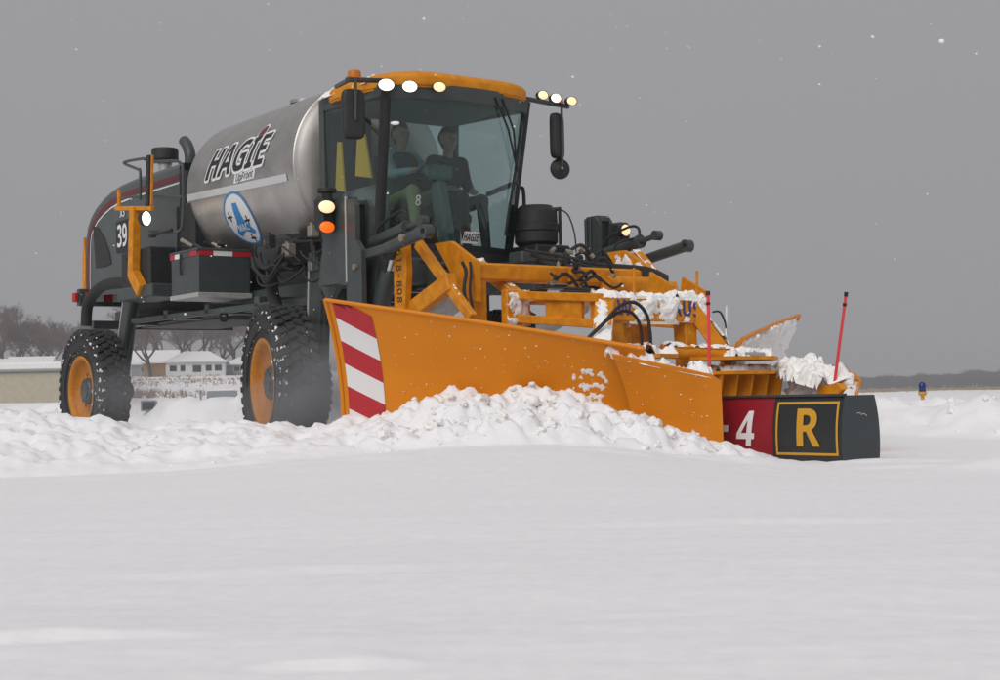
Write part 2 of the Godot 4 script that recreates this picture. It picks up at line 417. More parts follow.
func ground_y(x: float, z: float) -> float:
	var d := -z
	# undisturbed drifted snow
	var base := 0.105 + 0.035 * nA.get_noise_2d(x, z * 1.6)
	base += 0.155 * smoothstep(3.2, 0.0, absf(x - 0.2) * (1.0 if x < 0.2 else 1.65)) * smoothstep(5.0, 10.0, d)
	base += 0.006 * nB.get_noise_2d(x * 0.45, z * 1.9) + 0.0025 * nB.get_noise_2d(x * 2.1 + 40.0, z * 5.0)
	# a few low drift lips in the foreground and by the sign
	for q in [[-0.95, -3.10, 0.26, 0.020], [-0.30, -2.76, 0.14, 0.016], [-0.55, -4.3, 0.5, 0.012], [0.9, -5.6, 0.7, 0.012]]:   # low drift lips
		var lip: float = z - q[1] + 0.10 * (x - q[0]) + 0.02 * nB.get_noise_1d(x * 4.0)
		base += q[3] * exp(-pow((x - q[0]) / q[2], 2.0)) * smoothstep(0.0, -0.035, lip) * smoothstep(-0.55, -0.05, lip)
	base += 0.05 * exp(-pow((x - 3.1) / 0.35, 2.0) - pow((z + 9.3) / 0.22, 2.0)) * (1.0 + nB.get_noise_2d(x * 4.0, z * 4.0))
	base += 0.04 * exp(-pow((x - 1.72) / 0.30, 2.0) - pow((z + 10.35) / 0.28, 2.0))
	base += 0.028 * maxf(0.0, nB.get_noise_2d(x * 0.55 + 11.0, z * 1.1)) * smoothstep(1.6, 0.3, absf(z + 10.1)) * smoothstep(-6.0, -1.0, x) * (1.6 if x > 0.0 else 1.0)
	var L := Vector2((x - MO.x) * MH.x + (z - MO.z) * MH.z, (x - MO.x) * MR.x + (z - MO.z) * MR.z)   # ahead, right
	var y := base
	var zc := along(CREST, x, 1); var hc := along(CREST, x, 2)
	hc += 0.05 * nB.get_noise_1d(x * 1.7) if x < 1.7 else 0.0
	var zf := -10.45 - 0.22 * nB.get_noise_2d(x * 0.6, 3.0) - 0.12 * smoothstep(0.0, -3.0, x)
	var ridge := smoothstep(2.3, 1.5, x)
	if ridge > 0.0 and z < zf:
		var q := (zf - z) / maxf(zf - zc, 0.1)
		var rough := 0.0
		if z > -15.0 and x > -9.0:
			var wx := x + 0.07 * nB.get_noise_2d(x * 3.0, z * 3.0 + 50.0); var wz := z + 0.07 * nB.get_noise_2d(x * 3.0 + 80.0, z * 3.0)
			rough = 0.4 * nB.get_noise_2d(x * 1.2, z * 1.2) + 0.5 * clump(wx * 4.2, wz * 4.2) + 0.42 * clump(wx * 8.5 + 30.0, wz * 8.5) + 0.26 * clump(wx * 15.0, wz * 15.0 + 60.0)
			rough *= lerpf(1.15, 2.1, smoothstep(-1.2, -0.6, x))
		var ry: float
		if q < 1.0:
			ry = lerpf(base, hc, pow(q, 0.85)) + rough * 0.13 * smoothstep(0.0, 0.35, q)
		else:
			var back := zc - z
			var fall := smoothstep(1.5, 0.25, back) if x < -1.3 else smoothstep(0.75, 0.45, back)
			ry = lerpf(0.0, hc + rough * 0.13, fall)
			if fall <= 0.0: ry = 0.012 * nB.get_noise_2d(x * 0.8, z * 0.8) - 0.012
		y = lerpf(base, ry, ridge)
	# the bank along the far side of the cleared strip
	if d > 11.0:
		var bank := smoothstep(-4.1, -5.0, L.y)
		if bank > 0.0:
			var crest := lerpf(0.36, 0.66, smoothstep(6.0, -8.0, L.x))
			var top := lerpf(crest, 0.2, smoothstep(-5.1, -8.0, L.y))
			var r2 := 0.0
			if d < 45.0: r2 = (0.5 * nB.get_noise_2d(x * 0.9, z * 0.9) + 0.5 * clump(x * 2.2, z * 2.2) + 0.4 * clump(x * 5.0, z * 5.0)) * 0.34 * smoothstep(-9.0, -5.2, L.y)
			y = lerpf(y, top + r2, bank)
	if d > 50.0:
		y += along(HILL, d, 1) * smoothstep(0.10, -0.06, x / d) + 0.4 * nA.get_noise_2d(x * 0.2, z * 0.2) * smoothstep(60.0, 140.0, d)
		y -= 0.6 * smoothstep(300.0, 1500.0, d)
	return y
func axis_lines(segs: Array) -> PackedFloat32Array:   # [from, to, step] pieces, growing outward where told
	var out := PackedFloat32Array()
	for s in segs:
		var n := maxi(1, int(round(absf(s[1] - s[0]) / s[2])))
		for i in n: out.append(lerpf(s[0], s[1], float(i) / n))
	out.append(segs[-1][1])
	return out
func build_ground() -> void:
	var xs := axis_lines([[-1500, -600, 100], [-600, -150, 30], [-150, -40, 10], [-40, -12, 1.6], [-12, -5.6, 0.3], [-5.6, -1.2, 0.042], [-1.2, 1.9, 0.03], [1.9, 2.4, 0.045], [2.4, 6.5, 0.12], [6.5, 12, 0.4], [12, 40, 2], [40, 150, 10], [150, 600, 30], [600, 1500, 100]])
	var zs := axis_lines([[60, 0, 6], [0, -2, 0.2], [-2, -2.6, 0.08], [-2.6, -3.4, 0.02], [-3.4, -6.0, 0.05], [-6.0, -9.6, 0.1], [-9.6, -10.3, 0.05], [-10.3, -12.2, 0.03], [-12.2, -13.6, 0.05], [-13.6, -19, 0.09], [-19, -20, 0.16], [-20, -40, 0.4], [-40, -60, 1.5], [-60, -130, 6], [-130, -400, 15], [-400, -1000, 60], [-1000, -2000, 200]])
	var nx := xs.size(); var nz := zs.size()
	var v := PackedVector3Array(); v.resize(nx * nz)
	for j in nz:
		for i in nx: v[j * nx + i] = Vector3(xs[i], ground_y(xs[i], zs[j]), zs[j])
	var nrm := PackedVector3Array(); nrm.resize(nx * nz)
	for j in nz:
		for i in nx:
			var a := v[j * nx + mini(i + 1, nx - 1)] - v[j * nx + maxi(i - 1, 0)]
			var b := v[maxi(j - 1, 0) * nx + i] - v[mini(j + 1, nz - 1) * nx + i]
			nrm[j * nx + i] = b.cross(a).normalized()
	var ix := PackedInt32Array()
	for j in nz - 1:
		for i in nx - 1:
			var a := j * nx + i
			ix.append_array([a, a + nx, a + 1, a + 1, a + nx, a + nx + 1])
	var ar := []; ar.resize(Mesh.ARRAY_MAX)
	ar[Mesh.ARRAY_VERTEX] = v; ar[Mesh.ARRAY_NORMAL] = nrm; ar[Mesh.ARRAY_INDEX] = ix
	var m := ArrayMesh.new(); m.add_surface_from_arrays(Mesh.PRIMITIVE_TRIANGLES, ar)
	var o := MeshInstance3D.new(); o.name = "ground"; o.mesh = m; o.material_override = M.snow
	add_child(o)
	tag(o, "smooth drifted snow covering the whole airfield", "snow", "", "structure")
func multi(called: String, mesh: Mesh, trs: Array, m: Material, label: String, category: String) -> void:
	var mm := MultiMesh.new(); mm.transform_format = MultiMesh.TRANSFORM_3D; mm.mesh = mesh; mm.instance_count = trs.size()
	for i in trs.size(): mm.set_instance_transform(i, trs[i])
	var o := MultiMeshInstance3D.new(); o.name = numbered(called); o.multimesh = mm; o.material_override = m
	add_child(o); tag(o, label, category, "", "stuff")
func build_lumps() -> void:
	var rg := RandomNumberGenerator.new(); rg.seed = 77
	var nz := FastNoiseLite.new(); nz.seed = 3; nz.frequency = 1.0; nz.fractal_octaves = 3
	for variant in 3:
		var mb := MB.new()
		mb.blob(Vector3(variant * 13.0, 0, 0), Vector3.ONE, 0.6, 1.3, nz, 18, 12)
		OFF = Vector3(variant * 13.0, 0, 0)
		var me := mb.mesh(OFF); OFF = Vector3.ZERO
		var trs := []
		for i in 200:
			var x := rg.randf_range(-6.0, 1.75)
			if rg.randf() < 0.45: x = rg.randf_range(-0.9, 1.6)
			var zc := along(CREST, x, 1)
			var z := lerpf(-10.35, zc - (0.5 if x < -1.3 else 0.2), pow(rg.randf(), 0.8))
			var s := 0.006 + 0.062 * pow(rg.randf(), 3.2)
			if rg.randf() < 0.04: s *= 1.5
			if z > -10.6: s *= 0.5
			if x < -0.9 and rg.randf() < 0.75: s *= 0.35
			var bs := Basis.from_euler(Vector3(rg.randf() * TAU, rg.randf() * TAU, rg.randf() * TAU)).scaled(Vector3(s, s * rg.randf_range(0.6, 1.0), s * rg.randf_range(0.8, 1.3)))
			trs.append(Transform3D(bs, Vector3(x, ground_y(x, z) + s * rg.randf_range(-0.7, -0.1), z)))
		for i in 120:   # crumbs on the bank beyond
			var lx_ := rg.randf_range(-14.0, 16.0); var lz_ := rg.randf_range(-4.2, -5.8)
			var w := MT * Vector3(lx_, 0, lz_)
			var s := 0.015 + 0.035 * pow(rg.randf(), 2.0)
			trs.append(Transform3D(Basis.from_euler(Vector3(rg.randf() * TAU, rg.randf() * TAU, 0)).scaled(Vector3.ONE * s), Vector3(w.x, ground_y(w.x, w.z) - s * 0.2, w.z)))
		multi("snow_lumps", me, trs, M.lump, ["loose broken snow lumps strewn along the ploughed ridge", "rounded snow crumbs on the ploughed ridge", "angular snow crumbs on the ploughed ridge"][variant], "snow")
	# falling flakes
	var fl := MB.new(); fl.blob(Vector3.ZERO, Vector3.ONE, 0.3, 1.0, nz, 6, 4)
	var trs2 := []
	for i in 420:
		var d := rg.randf_range(3.0, 14.0)
		var p := wd(rg.randf_range(-60, 1060), rg.randf_range(-40, 620), d)
		if p.y < 0.7: continue
		var s := 0.0009 + 0.0021 * pow(rg.randf(), 2.0)
		trs2.append(Transform3D(Basis.from_euler(Vector3(rg.randf() * 6.0, rg.randf() * 6.0, 0)).scaled(Vector3(s * 1.3, s, s)), p))
	for big in [[395, 123, 3.2, 0.011, 0.0042], [942, 41, 3.2, 0.007, 0.005], [424, 18, 4.0, 0.004, 0.004], [873, 37, 4.0, 0.005, 0.003], [573, 77, 5.0, 0.005, 0.004]]:
		trs2.append(Transform3D(Basis.from_scale(Vector3(big[3], big[4], big[4])), wd(big[0], big[1], big[2])))
	multi("falling_snow", fl.mesh(), trs2, M.lump, "small white snowflakes drifting down through the grey air", "snowflakes")

# ---------- background ----------
func branch(tr_: MB, cr_: MB, p: Vector3, dir: Vector3, len_: float, r: float, depth: int, rg: RandomNumberGenerator, most := 7) -> void:
	var pts := [p]
	var q := p; var d := dir
	var n := 3 if depth < 3 else 2
	for i in n:
		d = (d + Vector3(rg.randf_range(-1, 1), rg.randf_range(-0.4, 0.9), rg.randf_range(-1, 1)) * 0.16).normalized()
		q += d * len_ / n
		pts.append(q)
	(tr_ if depth < 2 else cr_).tube(pts, r, 5 if depth < 2 else 3, r * 0.62)
	if depth >= most: return
	var kids := 3 if depth < most - 1 else 2
	if depth == 0: kids = 4
	for k in kids:
		var f := rg.randf_range(0.45, 1.0)
		var at: Vector3 = p.lerp(q, f) if k > 0 else q
		var side := Vector3(rg.randf_range(-1, 1), rg.randf_range(-0.1, 0.5), rg.randf_range(-1, 1)).normalized()
		var nd := (d * rg.randf_range(0.5, 1.1) + side * rg.randf_range(0.5, 0.95)).normalized()
		branch(tr_, cr_, at, nd, len_ * rg.randf_range(0.62, 0.82), maxf(r * 0.56, 0.024 if most > 6 else 0.03), depth + 1, rg, most)
var tree_kinds := []
func tree_at(w: Vector3, hgt: float, kind: int, turn: float, label: String, group: String, called := "bare_tree") -> void:
	var o := thing(called, label, "tree", w, turn, group)
	for k in 2:
		var mi := MeshInstance3D.new(); mi.name = ["trunk", "crown"][k]; mi.mesh = tree_kinds[kind][k]; mi.material_override = M.bark if k == 0 else M.twig
		mi.scale = Vector3.ONE * hgt / 10.0
		o.add_child(mi)
func on_ground(u: float, d: float) -> Vector3:
	var x := (u - 500.0) / FOC * d
	return Vector3(x, ground_y(x, -d) - 0.05, -d)
func house(w: Vector3, turn: float, wid: float, dep: float, wall_h: float, roof_h: float, hip: bool, wallm: Material, label: String, wins: Array, garage := false, called := "house") -> void:
	var o := thing(called, label, "house", w, turn, "houses on the rise beyond the airfield")
	var mb := MB.new(); mb.bx(Vector3(0, wall_h * 0.5 - 0.6, 0), Vector3(wid, wall_h + 1.2, dep), 0.03); put(mb, "wall", wallm, o)
	var rf := MB.new()
	var e := 0.5; var x0 := wid * 0.5 + e; var z0 := dep * 0.5 + e; var rx := wid * 0.5 - dep * 0.4 if hip else wid * 0.5 + e
	var y0 := wall_h + 0.03; var y1 := wall_h + roof_h
	var a := Vector3(-x0, y0, z0); var b := Vector3(x0, y0, z0); var c := Vector3(x0, y0, -z0); var d := Vector3(-x0, y0, -z0)
	var r0 := Vector3(-rx, y1, 0); var r1 := Vector3(rx, y1, 0)
	rf.quad(a, b, r1, r0, Vector3(0, 1, 1)); rf.quad(c, d, r0, r1, Vector3(0, 1, -1)); rf.tri(b, c, r1, Vector3(1, 0.3, 0)); rf.tri(d, a, r0, Vector3(-1, 0.3, 0)); rf.quad(a, b, c, d, Vector3.DOWN)
	var ro := put(rf, "roof", M.cake, o)
	tag(ro, "snow covered roof", "")
	var ev := MB.new()
	ev.bx(Vector3(0, y0 - 0.12, z0 - 0.04), Vector3(2.0 * x0, 0.16, 0.08), 0.01)
	put(ev, "fascia", M.wallwhite, o)
	for q in wins:
		var wm := MB.new(); wm.bx(Vector3(q[0], q[1], dep * 0.5 + 0.03), Vector3(q[2] + 0.2, q[3] + 0.2, 0.06), 0.01)
		var fr := put(wm, "window", M.wallwhite, o)
		var pm := MB.new(); pm.bx(Vector3(q[0], q[1], dep * 0.5 + 0.07), Vector3(q[2], q[3], 0.03), 0.005)
		put(pm, "pane", M.dusk, fr)
	if garage:
		var gm := MB.new(); gm.bx(Vector3(-wid * 0.5 - 2.2, 1.0, 0.4), Vector3(4.3, 3.0, dep * 0.7), 0.03)
		var g := put(gm, "garage", M.tan, o)
		var gr := MB.new(); gr.bx(Vector3(-wid * 0.5 - 2.4, 2.62, 0.4), Vector3(5.0, 0.22, dep * 0.8), 0.05); put(gr, "garage_roof", M.cake, g)
func build_background() -> void:
	M.bark = worn(lin(0.05, 0.042, 0.038), lin(0.085, 0.07, 0.064), 0.9, 41, 0.03, 0.5)
	M.twig = plain(lin(0.17, 0.13, 0.118), 0.9)
	M.wallwhite = plain(lin(0.6, 0.6, 0.6), 0.8); M.wallgrey = plain(lin(0.25, 0.27, 0.29), 0.8); M.tan = plain(lin(0.32, 0.19, 0.10), 0.8); M.dusk = plain(lin(0.03, 0.035, 0.045), 0.2)
	M.beige = worn(lin(0.40, 0.36, 0.28), lin(0.47, 0.43, 0.34), 0.8, 42, 0.02, 0.2)
	var rg := RandomNumberGenerator.new(); rg.seed = 21
	for k in 5:
		var t := MB.new(); var c := MB.new()
		branch(t, c, Vector3.ZERO, Vector3.UP, 3.1, 0.24, 0, rg)
		tree_kinds.append([t.mesh(), c.mesh()])
	var says := ["bare grey-brown tree rising behind the low white house", "bare forked tree in front of the grey gable-roofed house", "bare brown tree behind the beige building and snowy roofs", "bare tree behind the roof of the grey gable-roofed house", "bare tree standing beside the small shed-like house", "tall bare tree behind the tan garage of the white house"]
	# [pixel column, distance, height, kind, label]
	for q in [[150, 285, 17.0, 0, 1], [178, 335, 18.0, 1, 5], [206, 340, 19.5, 2, 0], [232, 330, 18.0, 3, 0], [248, 296, 15.5, 4, 4], [132, 320, 15.0, 3, 3], [163, 350, 17.0, 4, 3], [219, 365, 18.0, 0, 0], [193, 372, 17.5, 3, 0], [268, 335, 17.0, 1, 4],
			[4, 330, 17.5, 1, 2], [20, 345, 16.0, 2, 2], [36, 335, 15.5, 3, 2], [52, 350, 15.5, 4, 2], [70, 340, 14.0, 0, 2], [98, 335, 14.0, 2, 2], [118, 335, 14.5, 4, 3], [-14, 340, 18.0, 0, 2], [12, 360, 16.0, 4, 2], [44, 365, 16.0, 0, 2], [80, 375, 16.0, 3, 2]]:
		tree_at(on_ground(q[0], q[1]), q[2], q[3], rg.randf() * TAU, says[q[4]], "bare trees behind the houses")
	tree_at(on_ground(836, 420), 9.5, 2, 1.0, "lone hazy bare tree beyond the far side of the plow", "")
	var face := 0.14
	house(on_ground(196, 292), face, 11.2, 8.0, 2.7, 2.2, true, M.wallwhite, "low white house with wide snowy hip roof and tan garage", [[-4.2, 1.5, 1.3, 1.1], [-2.4, 1.5, 0.9, 1.1], [0.3, 1.4, 1.6, 1.3], [2.5, 1.5, 1.1, 1.1], [4.3, 1.5, 1.3, 1.1]], true)
	house(on_ground(155, 310), face, 9.0, 8.0, 2.6, 3.0, false, M.wallgrey, "grey house with steep snowy gable roof behind bare branches", [[-2.0, 1.5, 1.2, 1.1], [2.0, 1.5, 1.2, 1.1]])
	house(on_ground(31, 300), face, 8.0, 7.0, 2.4, 2.2, false, M.wallgrey, "small grey house with snowy gable roof above the beige wall", [[-1.8, 1.4, 1.2, 1.0], [1.6, 1.4, 1.2, 1.0]])
	house(on_ground(2, 310), face, 9.0, 7.0, 2.4, 1.9, true, M.wallgrey, "grey house with snowy hip roof at the end of the beige wall", [[-1.0, 1.4, 1.4, 1.0], [2.2, 1.4, 1.2, 1.0]])
	house(on_ground(243, 300), face, 7.0, 7.0, 2.2, 1.6, true, M.wallgrey, "small grey shed-like house beside the low white house", [[-1.2, 1.3, 1.0, 0.9]])
	# long low beige building with snow on its flat roof
	var bw := on_ground(8, 100)
	var b := thing("low_building", "long low beige building with flat snowy roof near the rear wheel", "building", bw, 0.05)
	var bm := MB.new(); bm.bx(Vector3(0, 0.7, 0), Vector3(10.4, 2.6, 4.0), 0.02); put(bm, "wall", M.beige, b)
	bm = MB.new(); bm.bx(Vector3(0, 2.06, 0), Vector3(10.8, 0.1, 4.4), 0.02); put(bm, "eave", M.wallgrey, b)
	bm = MB.new(); bm.bx(Vector3(0, 2.38, 0), Vector3(10.8, 0.54, 4.4), 0.2); tag(put(bm, "roof_snow", M.cake, b), "thick snow layer on the roof", "")
	# scrub: dry reddish grass band on the slope, stalks as one mass
	var st := MB.new()
	st.tri(Vector3(-0.03, 0, 0), Vector3(0.03, 0, 0), Vector3(0.08, 1, 0.05), Vector3(0, 0, 1)); st.tri(Vector3(0, 0, -0.03), Vector3(0, 0, 0.03), Vector3(-0.1, 0.8, 0.1), Vector3(1, 0, 0)); st.tri(Vector3(0.1, 0, 0), Vector3(0.16, 0, 0), Vector3(0.02, 0.9, -0.1), Vector3(0, 0, 1))
	var trs := []
	for i in 1500:
		var d := rg.randf_range(190.0, 284.0); var u := rg.randf_range(60, 290)
		if nA.get_noise_2d(u * 0.5, d * 0.35) < -0.12: continue
		var w := on_ground(u, d)
		trs.append(Transform3D(Basis(Vector3.UP, rg.randf() * TAU).scaled(Vector3(1.6, rg.randf_range(0.2, 0.6), 1.6)), w))
	M.grass = plain(lin(0.30, 0.20, 0.16), 0.9)
	multi("dry_grass", st.mesh(), trs, M.grass, "reddish dry grass showing through snow below the houses", "grass")
	trs = []
	for i in 420:
		var d := rg.randf_range(112.0, 140.0); var u := rg.randf_range(120, 205)
		if (u - 120) / 85.0 > rg.randf() * 1.2: continue
		trs.append(Transform3D(Basis(Vector3.UP, rg.randf() * TAU).scaled(Vector3(1.2, rg.randf_range(0.3, 0.75), 1.2)), on_ground(u, d)))
	multi("dry_grass_mound", st.mesh(), trs, M.grass, "brown grass on a low mound behind the rear wheel", "grass")
	# pale dry field along the far edge on the right, and the far wood
	trs = []
	for i in 9000:
		var d := rg.randf_range(230.0, 430.0)
		trs.append(Transform3D(Basis(Vector3.UP, rg.randf() * TAU).scaled(Vector3(2.5, rg.randf_range(0.25, 0.55) * (0.6 + d / 400.0), 2.5)), on_ground(rg.randf_range(690, 1080), d)))
	M.straw = plain(lin(0.36, 0.29, 0.20), 0.9)
	multi("dry_field", st.mesh(), trs, M.straw, "pale strip of dry grass below the distant wood", "grass")
	trs = []
	for i in 1500:
		var d := rg.randf_range(820.0, 1000.0); var u := rg.randf_range(560, 1090)
		var w := on_ground(u, d)
		var hh := rg.randf_range(9.0, 13.5) * (0.92 + 0.2 * nA.get_noise_1d(u * 0.25)) / 10.0 * lerpf(0.72, 1.12, clampf((u - 760) / 240.0, 0.0, 1.0))
		trs.append(Transform3D(Basis(Vector3.UP, rg.randf() * TAU).scaled(Vector3.ONE * hh), w))
	var wm := MB.new()
	rg.seed = 99
	branch(wm, wm, Vector3.ZERO, Vector3.UP, 3.0, 0.28, 0, rg, 6)
	M.wood = plain(lin(0.05, 0.05, 0.052), 0.9)
	multi("distant_wood", wm.mesh(), trs, M.wood, "grey hazy wood along the horizon beyond the airfield", "wood")
	# dark low block and small box on the bank
	var w1 := on_ground(221, 96)
	var bk := thing("barrier", "low dark grey barrier with snowy top beyond the bank", "barrier", w1, 0.1)
	var km := MB.new(); km.bx(Vector3(0, 0.32, 0), Vector3(1.9, 0.62, 0.5), 0.03); put(km, "body", M.wallgrey, bk)
	km = MB.new(); km.bx(Vector3(0, 0.68, 0), Vector3(1.7, 0.10, 0.42), 0.03); put(km, "snow_cap", M.cake, bk)
	km = MB.new(); km.bx(Vector3(-1.35, 0.25, 0), Vector3(0.12, 0.9, 0.12), 0.01); put(km, "post", M.wallgrey, bk)
	var w2 := Vector3((147.5 - 500.0) / FOC * 33.5, 0, -33.5); w2.y = ground_y(w2.x, w2.z) + 0.06
	var eb := thing("equipment_box", "small dark grey box on the snow bank behind the rear wheel", "box", w2, 0.15)
	km = MB.new(); km.bx(Vector3(0, 0.05, 0), Vector3(0.34, 0.24, 0.14), 0.012); put(km, "case", M.wallgrey, eb)
	km = MB.new(); km.bx(Vector3(0, 0.05, 0.075), Vector3(0.27, 0.17, 0.02), 0.004); put(km, "front_panel", M.dusk, eb)
	# blue taxiway light
	var w3 := Vector3((921.0 - 500.0) / FOC * 24.0, 0, -24.0); w3.y = ground_y(w3.x, w3.z)
	var tl := thing("taxiway_light", "blue glass taxiway edge light on a yellow post in snow", "light", w3, 0.0)
	var h := 0.62 - w3.y
	km = MB.new(); km.lathe(Vector3(0, h - 0.06, 0), Vector3.UP, [[0.0, 0.0], [0.058, 0.0], [0.060, 0.09], [0.052, 0.13], [0.032, 0.152], [0.0, 0.16]], 18, true); put(km, "globe", M.globe, tl)
	km = MB.new(); km.lathe(Vector3(0, h - 0.13, 0), Vector3.UP, [[0.0, 0.0], [0.045, 0.0], [0.068, 0.035], [0.068, 0.068], [0.0, 0.068]], 18); put(km, "collar", M.yellow, tl)
	km = MB.new(); km.cyl(Vector3(0, -0.3, 0), Vector3(0, h - 0.13, 0), 0.022, 0.028, 12); put(km, "post", M.yellow, tl)

# ---------- the truck ----------
var wheel_meshes := []
func make_wheel() -> void:
	# axis along z, outer face at +z; centre at the origin
	var t := MB.new()
	var prof := [[0.44, -0.20], [0.50, -0.235], [0.62, -0.255], [0.70, -0.25], [0.755, -0.235], [0.765, -0.15], [0.770, 0.0], [0.765, 0.15], [0.755, 0.235], [0.70, 0.25], [0.62, 0.255], [0.50, 0.235], [0.44, 0.20]]
	t.lathe(Vector3.ZERO, Vector3(0, 0, 1), prof, 72, true)
	for side in [-1.0, 1.0]:   # sidewall rings
		for rr in [0.53, 0.66]: t.lathe(Vector3(0, 0, 0), Vector3(0, 0, side), [[rr - 0.012, 0.245], [rr - 0.006, 0.262], [rr + 0.006, 0.262], [rr + 0.012, 0.245]], 60)
	var n := 40
	for i in n:
		for row in 4:
			var z0: float = [-0.185, -0.062, 0.062, 0.185][row]
			var a := TAU * (i + (0.5 if row % 2 else 0.0)) / n
			var rad := Vector3(cos(a), sin(a), 0); var tan_ := Vector3(-sin(a), cos(a), 0)
			var skew := 0.35 * (1.0 if row < 2 else -1.0)
			var bz := (Vector3(0, 0, 1) + tan_ * skew).normalized()
			var bt := bz.cross(rad).normalized()
			t.box(Transform3D(Basis(bt, rad, bz), rad * 0.775 + Vector3(0, 0, z0)), Vector3(0.085, 0.05, 0.105), 0.012)
		for side in [-1.0, 1.0]:   # shoulder lugs
			var a := TAU * (i + (0.5 if side > 0 else 0.0)) / n
			var rad := Vector3(cos(a), sin(a), 0); var tan_ := Vector3(-sin(a), cos(a), 0)
			var up := (rad * 0.5 + Vector3(0, 0, side) * 0.86).normalized()
			t.box(Transform3D(Basis(tan_, up, tan_.cross(up)), rad * 0.735 + Vector3(0, 0, side * 0.238)), Vector3(0.06, 0.04, 0.09), 0.01)
	var r := MB.new()
	r.lathe(Vector3.ZERO, Vector3(0, 0, 1), [[0.42, -0.21], [0.455, -0.215], [0.455, -0.195], [0.40, -0.16], [0.38, 0.0], [0.40, 0.16], [0.425, 0.20], [0.455, 0.215], [0.46, 0.23], [0.43, 0.235], [0.405, 0.215], [0.385, 0.16], [0.37, 0.10], [0.34, 0.085], [0.31, 0.06], [0.20, 0.045], [0.0, 0.045]], 56, true)
	for k in 10:
		var a := TAU * k / 10.0
		r.cyl(Vector3(cos(a) * 0.25, sin(a) * 0.25, 0.05), Vector3(cos(a) * 0.25, sin(a) * 0.25, 0.08), 0.018, -1, 6)
	var h := MB.new()
	h.lathe(Vector3(0, 0, 0.0), Vector3(0, 0, 1), [[0.0, 0.0], [0.17, 0.0], [0.17, 0.13], [0.155, 0.155], [0.11, 0.16], [0.105, 0.175], [0.0, 0.18]], 28)
	for k in 8:
		var a := TAU * k / 8.0
		h.cyl(Vector3(cos(a) * 0.133, sin(a) * 0.133, 0.15), Vector3(cos(a) * 0.133, sin(a) * 0.133, 0.17), 0.012, -1, 6)
	# snow packed between the lugs and thrown on the shoulder
	var s := MB.new()
	var rg := RandomNumberGenerator.new(); rg.seed = 4
	var nz := FastNoiseLite.new(); nz.seed = 4
	for i in 900:
		var a := rg.randf() * TAU
		var dens := 0.5 + 0.9 * nz.get_noise_2d(cos(a) * 90.0, sin(a) * 90.0)
		if rg.randf() > dens: continue
		var zz := rg.randf_range(0.19, 0.255)
		var rr := lerpf(0.80, 0.715, clampf((zz - 0.19) / 0.06, 0.0, 1.0)) + rg.randf_range(-0.02, 0.0)
		var sz := 0.006 + 0.017 * pow(rg.randf(), 1.7)
		if rg.randf() < 0.28: zz = rg.randf_range(-0.23, 0.19); rr = 0.772; sz = 0.003 + 0.010 * pow(rg.randf(), 2.0)
		elif rg.randf() < 0.10: rr = rg.randf_range(0.47, 0.7); zz = 0.252; sz *= 0.6
		var bs := Basis(Vector3(0, 0, 1), a)
		s.blob(Vector3(cos(a) * rr, sin(a) * rr, zz), Vector3(sz * 0.8, sz * rg.randf_range(0.8, 2.2), sz * 0.8), 0.6, 40.0, nz, 6, 4, bs)
	for part in [t, r, h, s]:
		for i in part.v.size(): part.v[i].z *= 0.80
	wheel_meshes = [t.mesh(), r.mesh(), h.mesh(), s.mesh()]
func wheel(parent: Node3D, at: Vector3, side: float, steer: float) -> void:
	var o := Node3D.new(); o.name = "wheel"; parent.add_child(o, true)
	o.position = at
	o.rotation.y = steer + (0.0 if side > 0 else PI)
	o.rotation.z = 0.0
	for k in 4:
		var mi := MeshInstance3D.new(); mi.name = ["tyre", "rim", "hub", "packed_snow"][k]
		mi.mesh = wheel_meshes[k]; mi.material_override = [M.tyre, M.rim, M.grey, M.lump][k]
		mi.rotation.z = at.x * 1.3
		if k == 3: tag(mi, "white snow stuck to the tread", "", "", "stuff")
		o.add_child(mi)
func lamp(parent: Node, at: Vector3, dir: Vector3, rx: float, m: Material, called := "work_lamp", light := 0.0, flat := 0.74) -> void:
	var d := dir.normalized()
	var a := MB.new()
	a.lathe(at - d * 0.085, d, [[0.0, 0.0], [rx * 0.55, 0.0], [rx * 0.98, 0.04], [rx * 1.08, 0.085], [rx * 1.08, 0.098], [rx * 0.98, 0.10]], 20)
	for i in a.v.size(): a.v[i].y = at.y + (a.v[i].y - at.y) * flat
	var hs := put(a, called, M.black, parent)
	var l := MB.new()
	l.lathe(at, d, [[rx * 0.98, 0.008], [rx * 0.85, 0.02], [rx * 0.5, 0.032], [0.0, 0.036]], 20, true)
	for i in l.v.size(): l.v[i].y = at.y + (l.v[i].y - at.y) * flat
	put(l, "lens", m, hs)
	if light > 0.0:
		var s := SpotLight3D.new(); s.name = "lamp_light"; s.light_energy = light; s.light_color = Color(1.0, 0.93, 0.82); s.light_size = rx; s.spot_angle = 38.0; s.spot_range = 60.0; s.spot_attenuation = 2.0; s.shadow_enabled = true
		hs.add_child(s)
		s.position = at + d * 0.06
		s.look_at_from_position(at + d * 0.06, at + d * 2.0, Vector3.UP)
func hose(parent: Node, pts: Array, r: float, m: Material = null, called := "hose") -> void:
	var mb := MB.new(); mb.tube(cm(pts, 6), r, 8)
	put(mb, called, m if m else M.rubber, parent)

# windshield surface: a from -1 (its left) to 1 (its right), b from 0 bottom to 1 top
func shield(a: float, b: float, out := 0.0) -> Vector3:
	var bow := 1.0 - pow(absf(a), 2.3)
	return Vector3(lerpf(0.93, 1.24, b) + lerpf(0.25, 0.26, b) * bow + out, lerpf(2.10, 3.70, b), a * lerpf(0.80, 0.86, b))
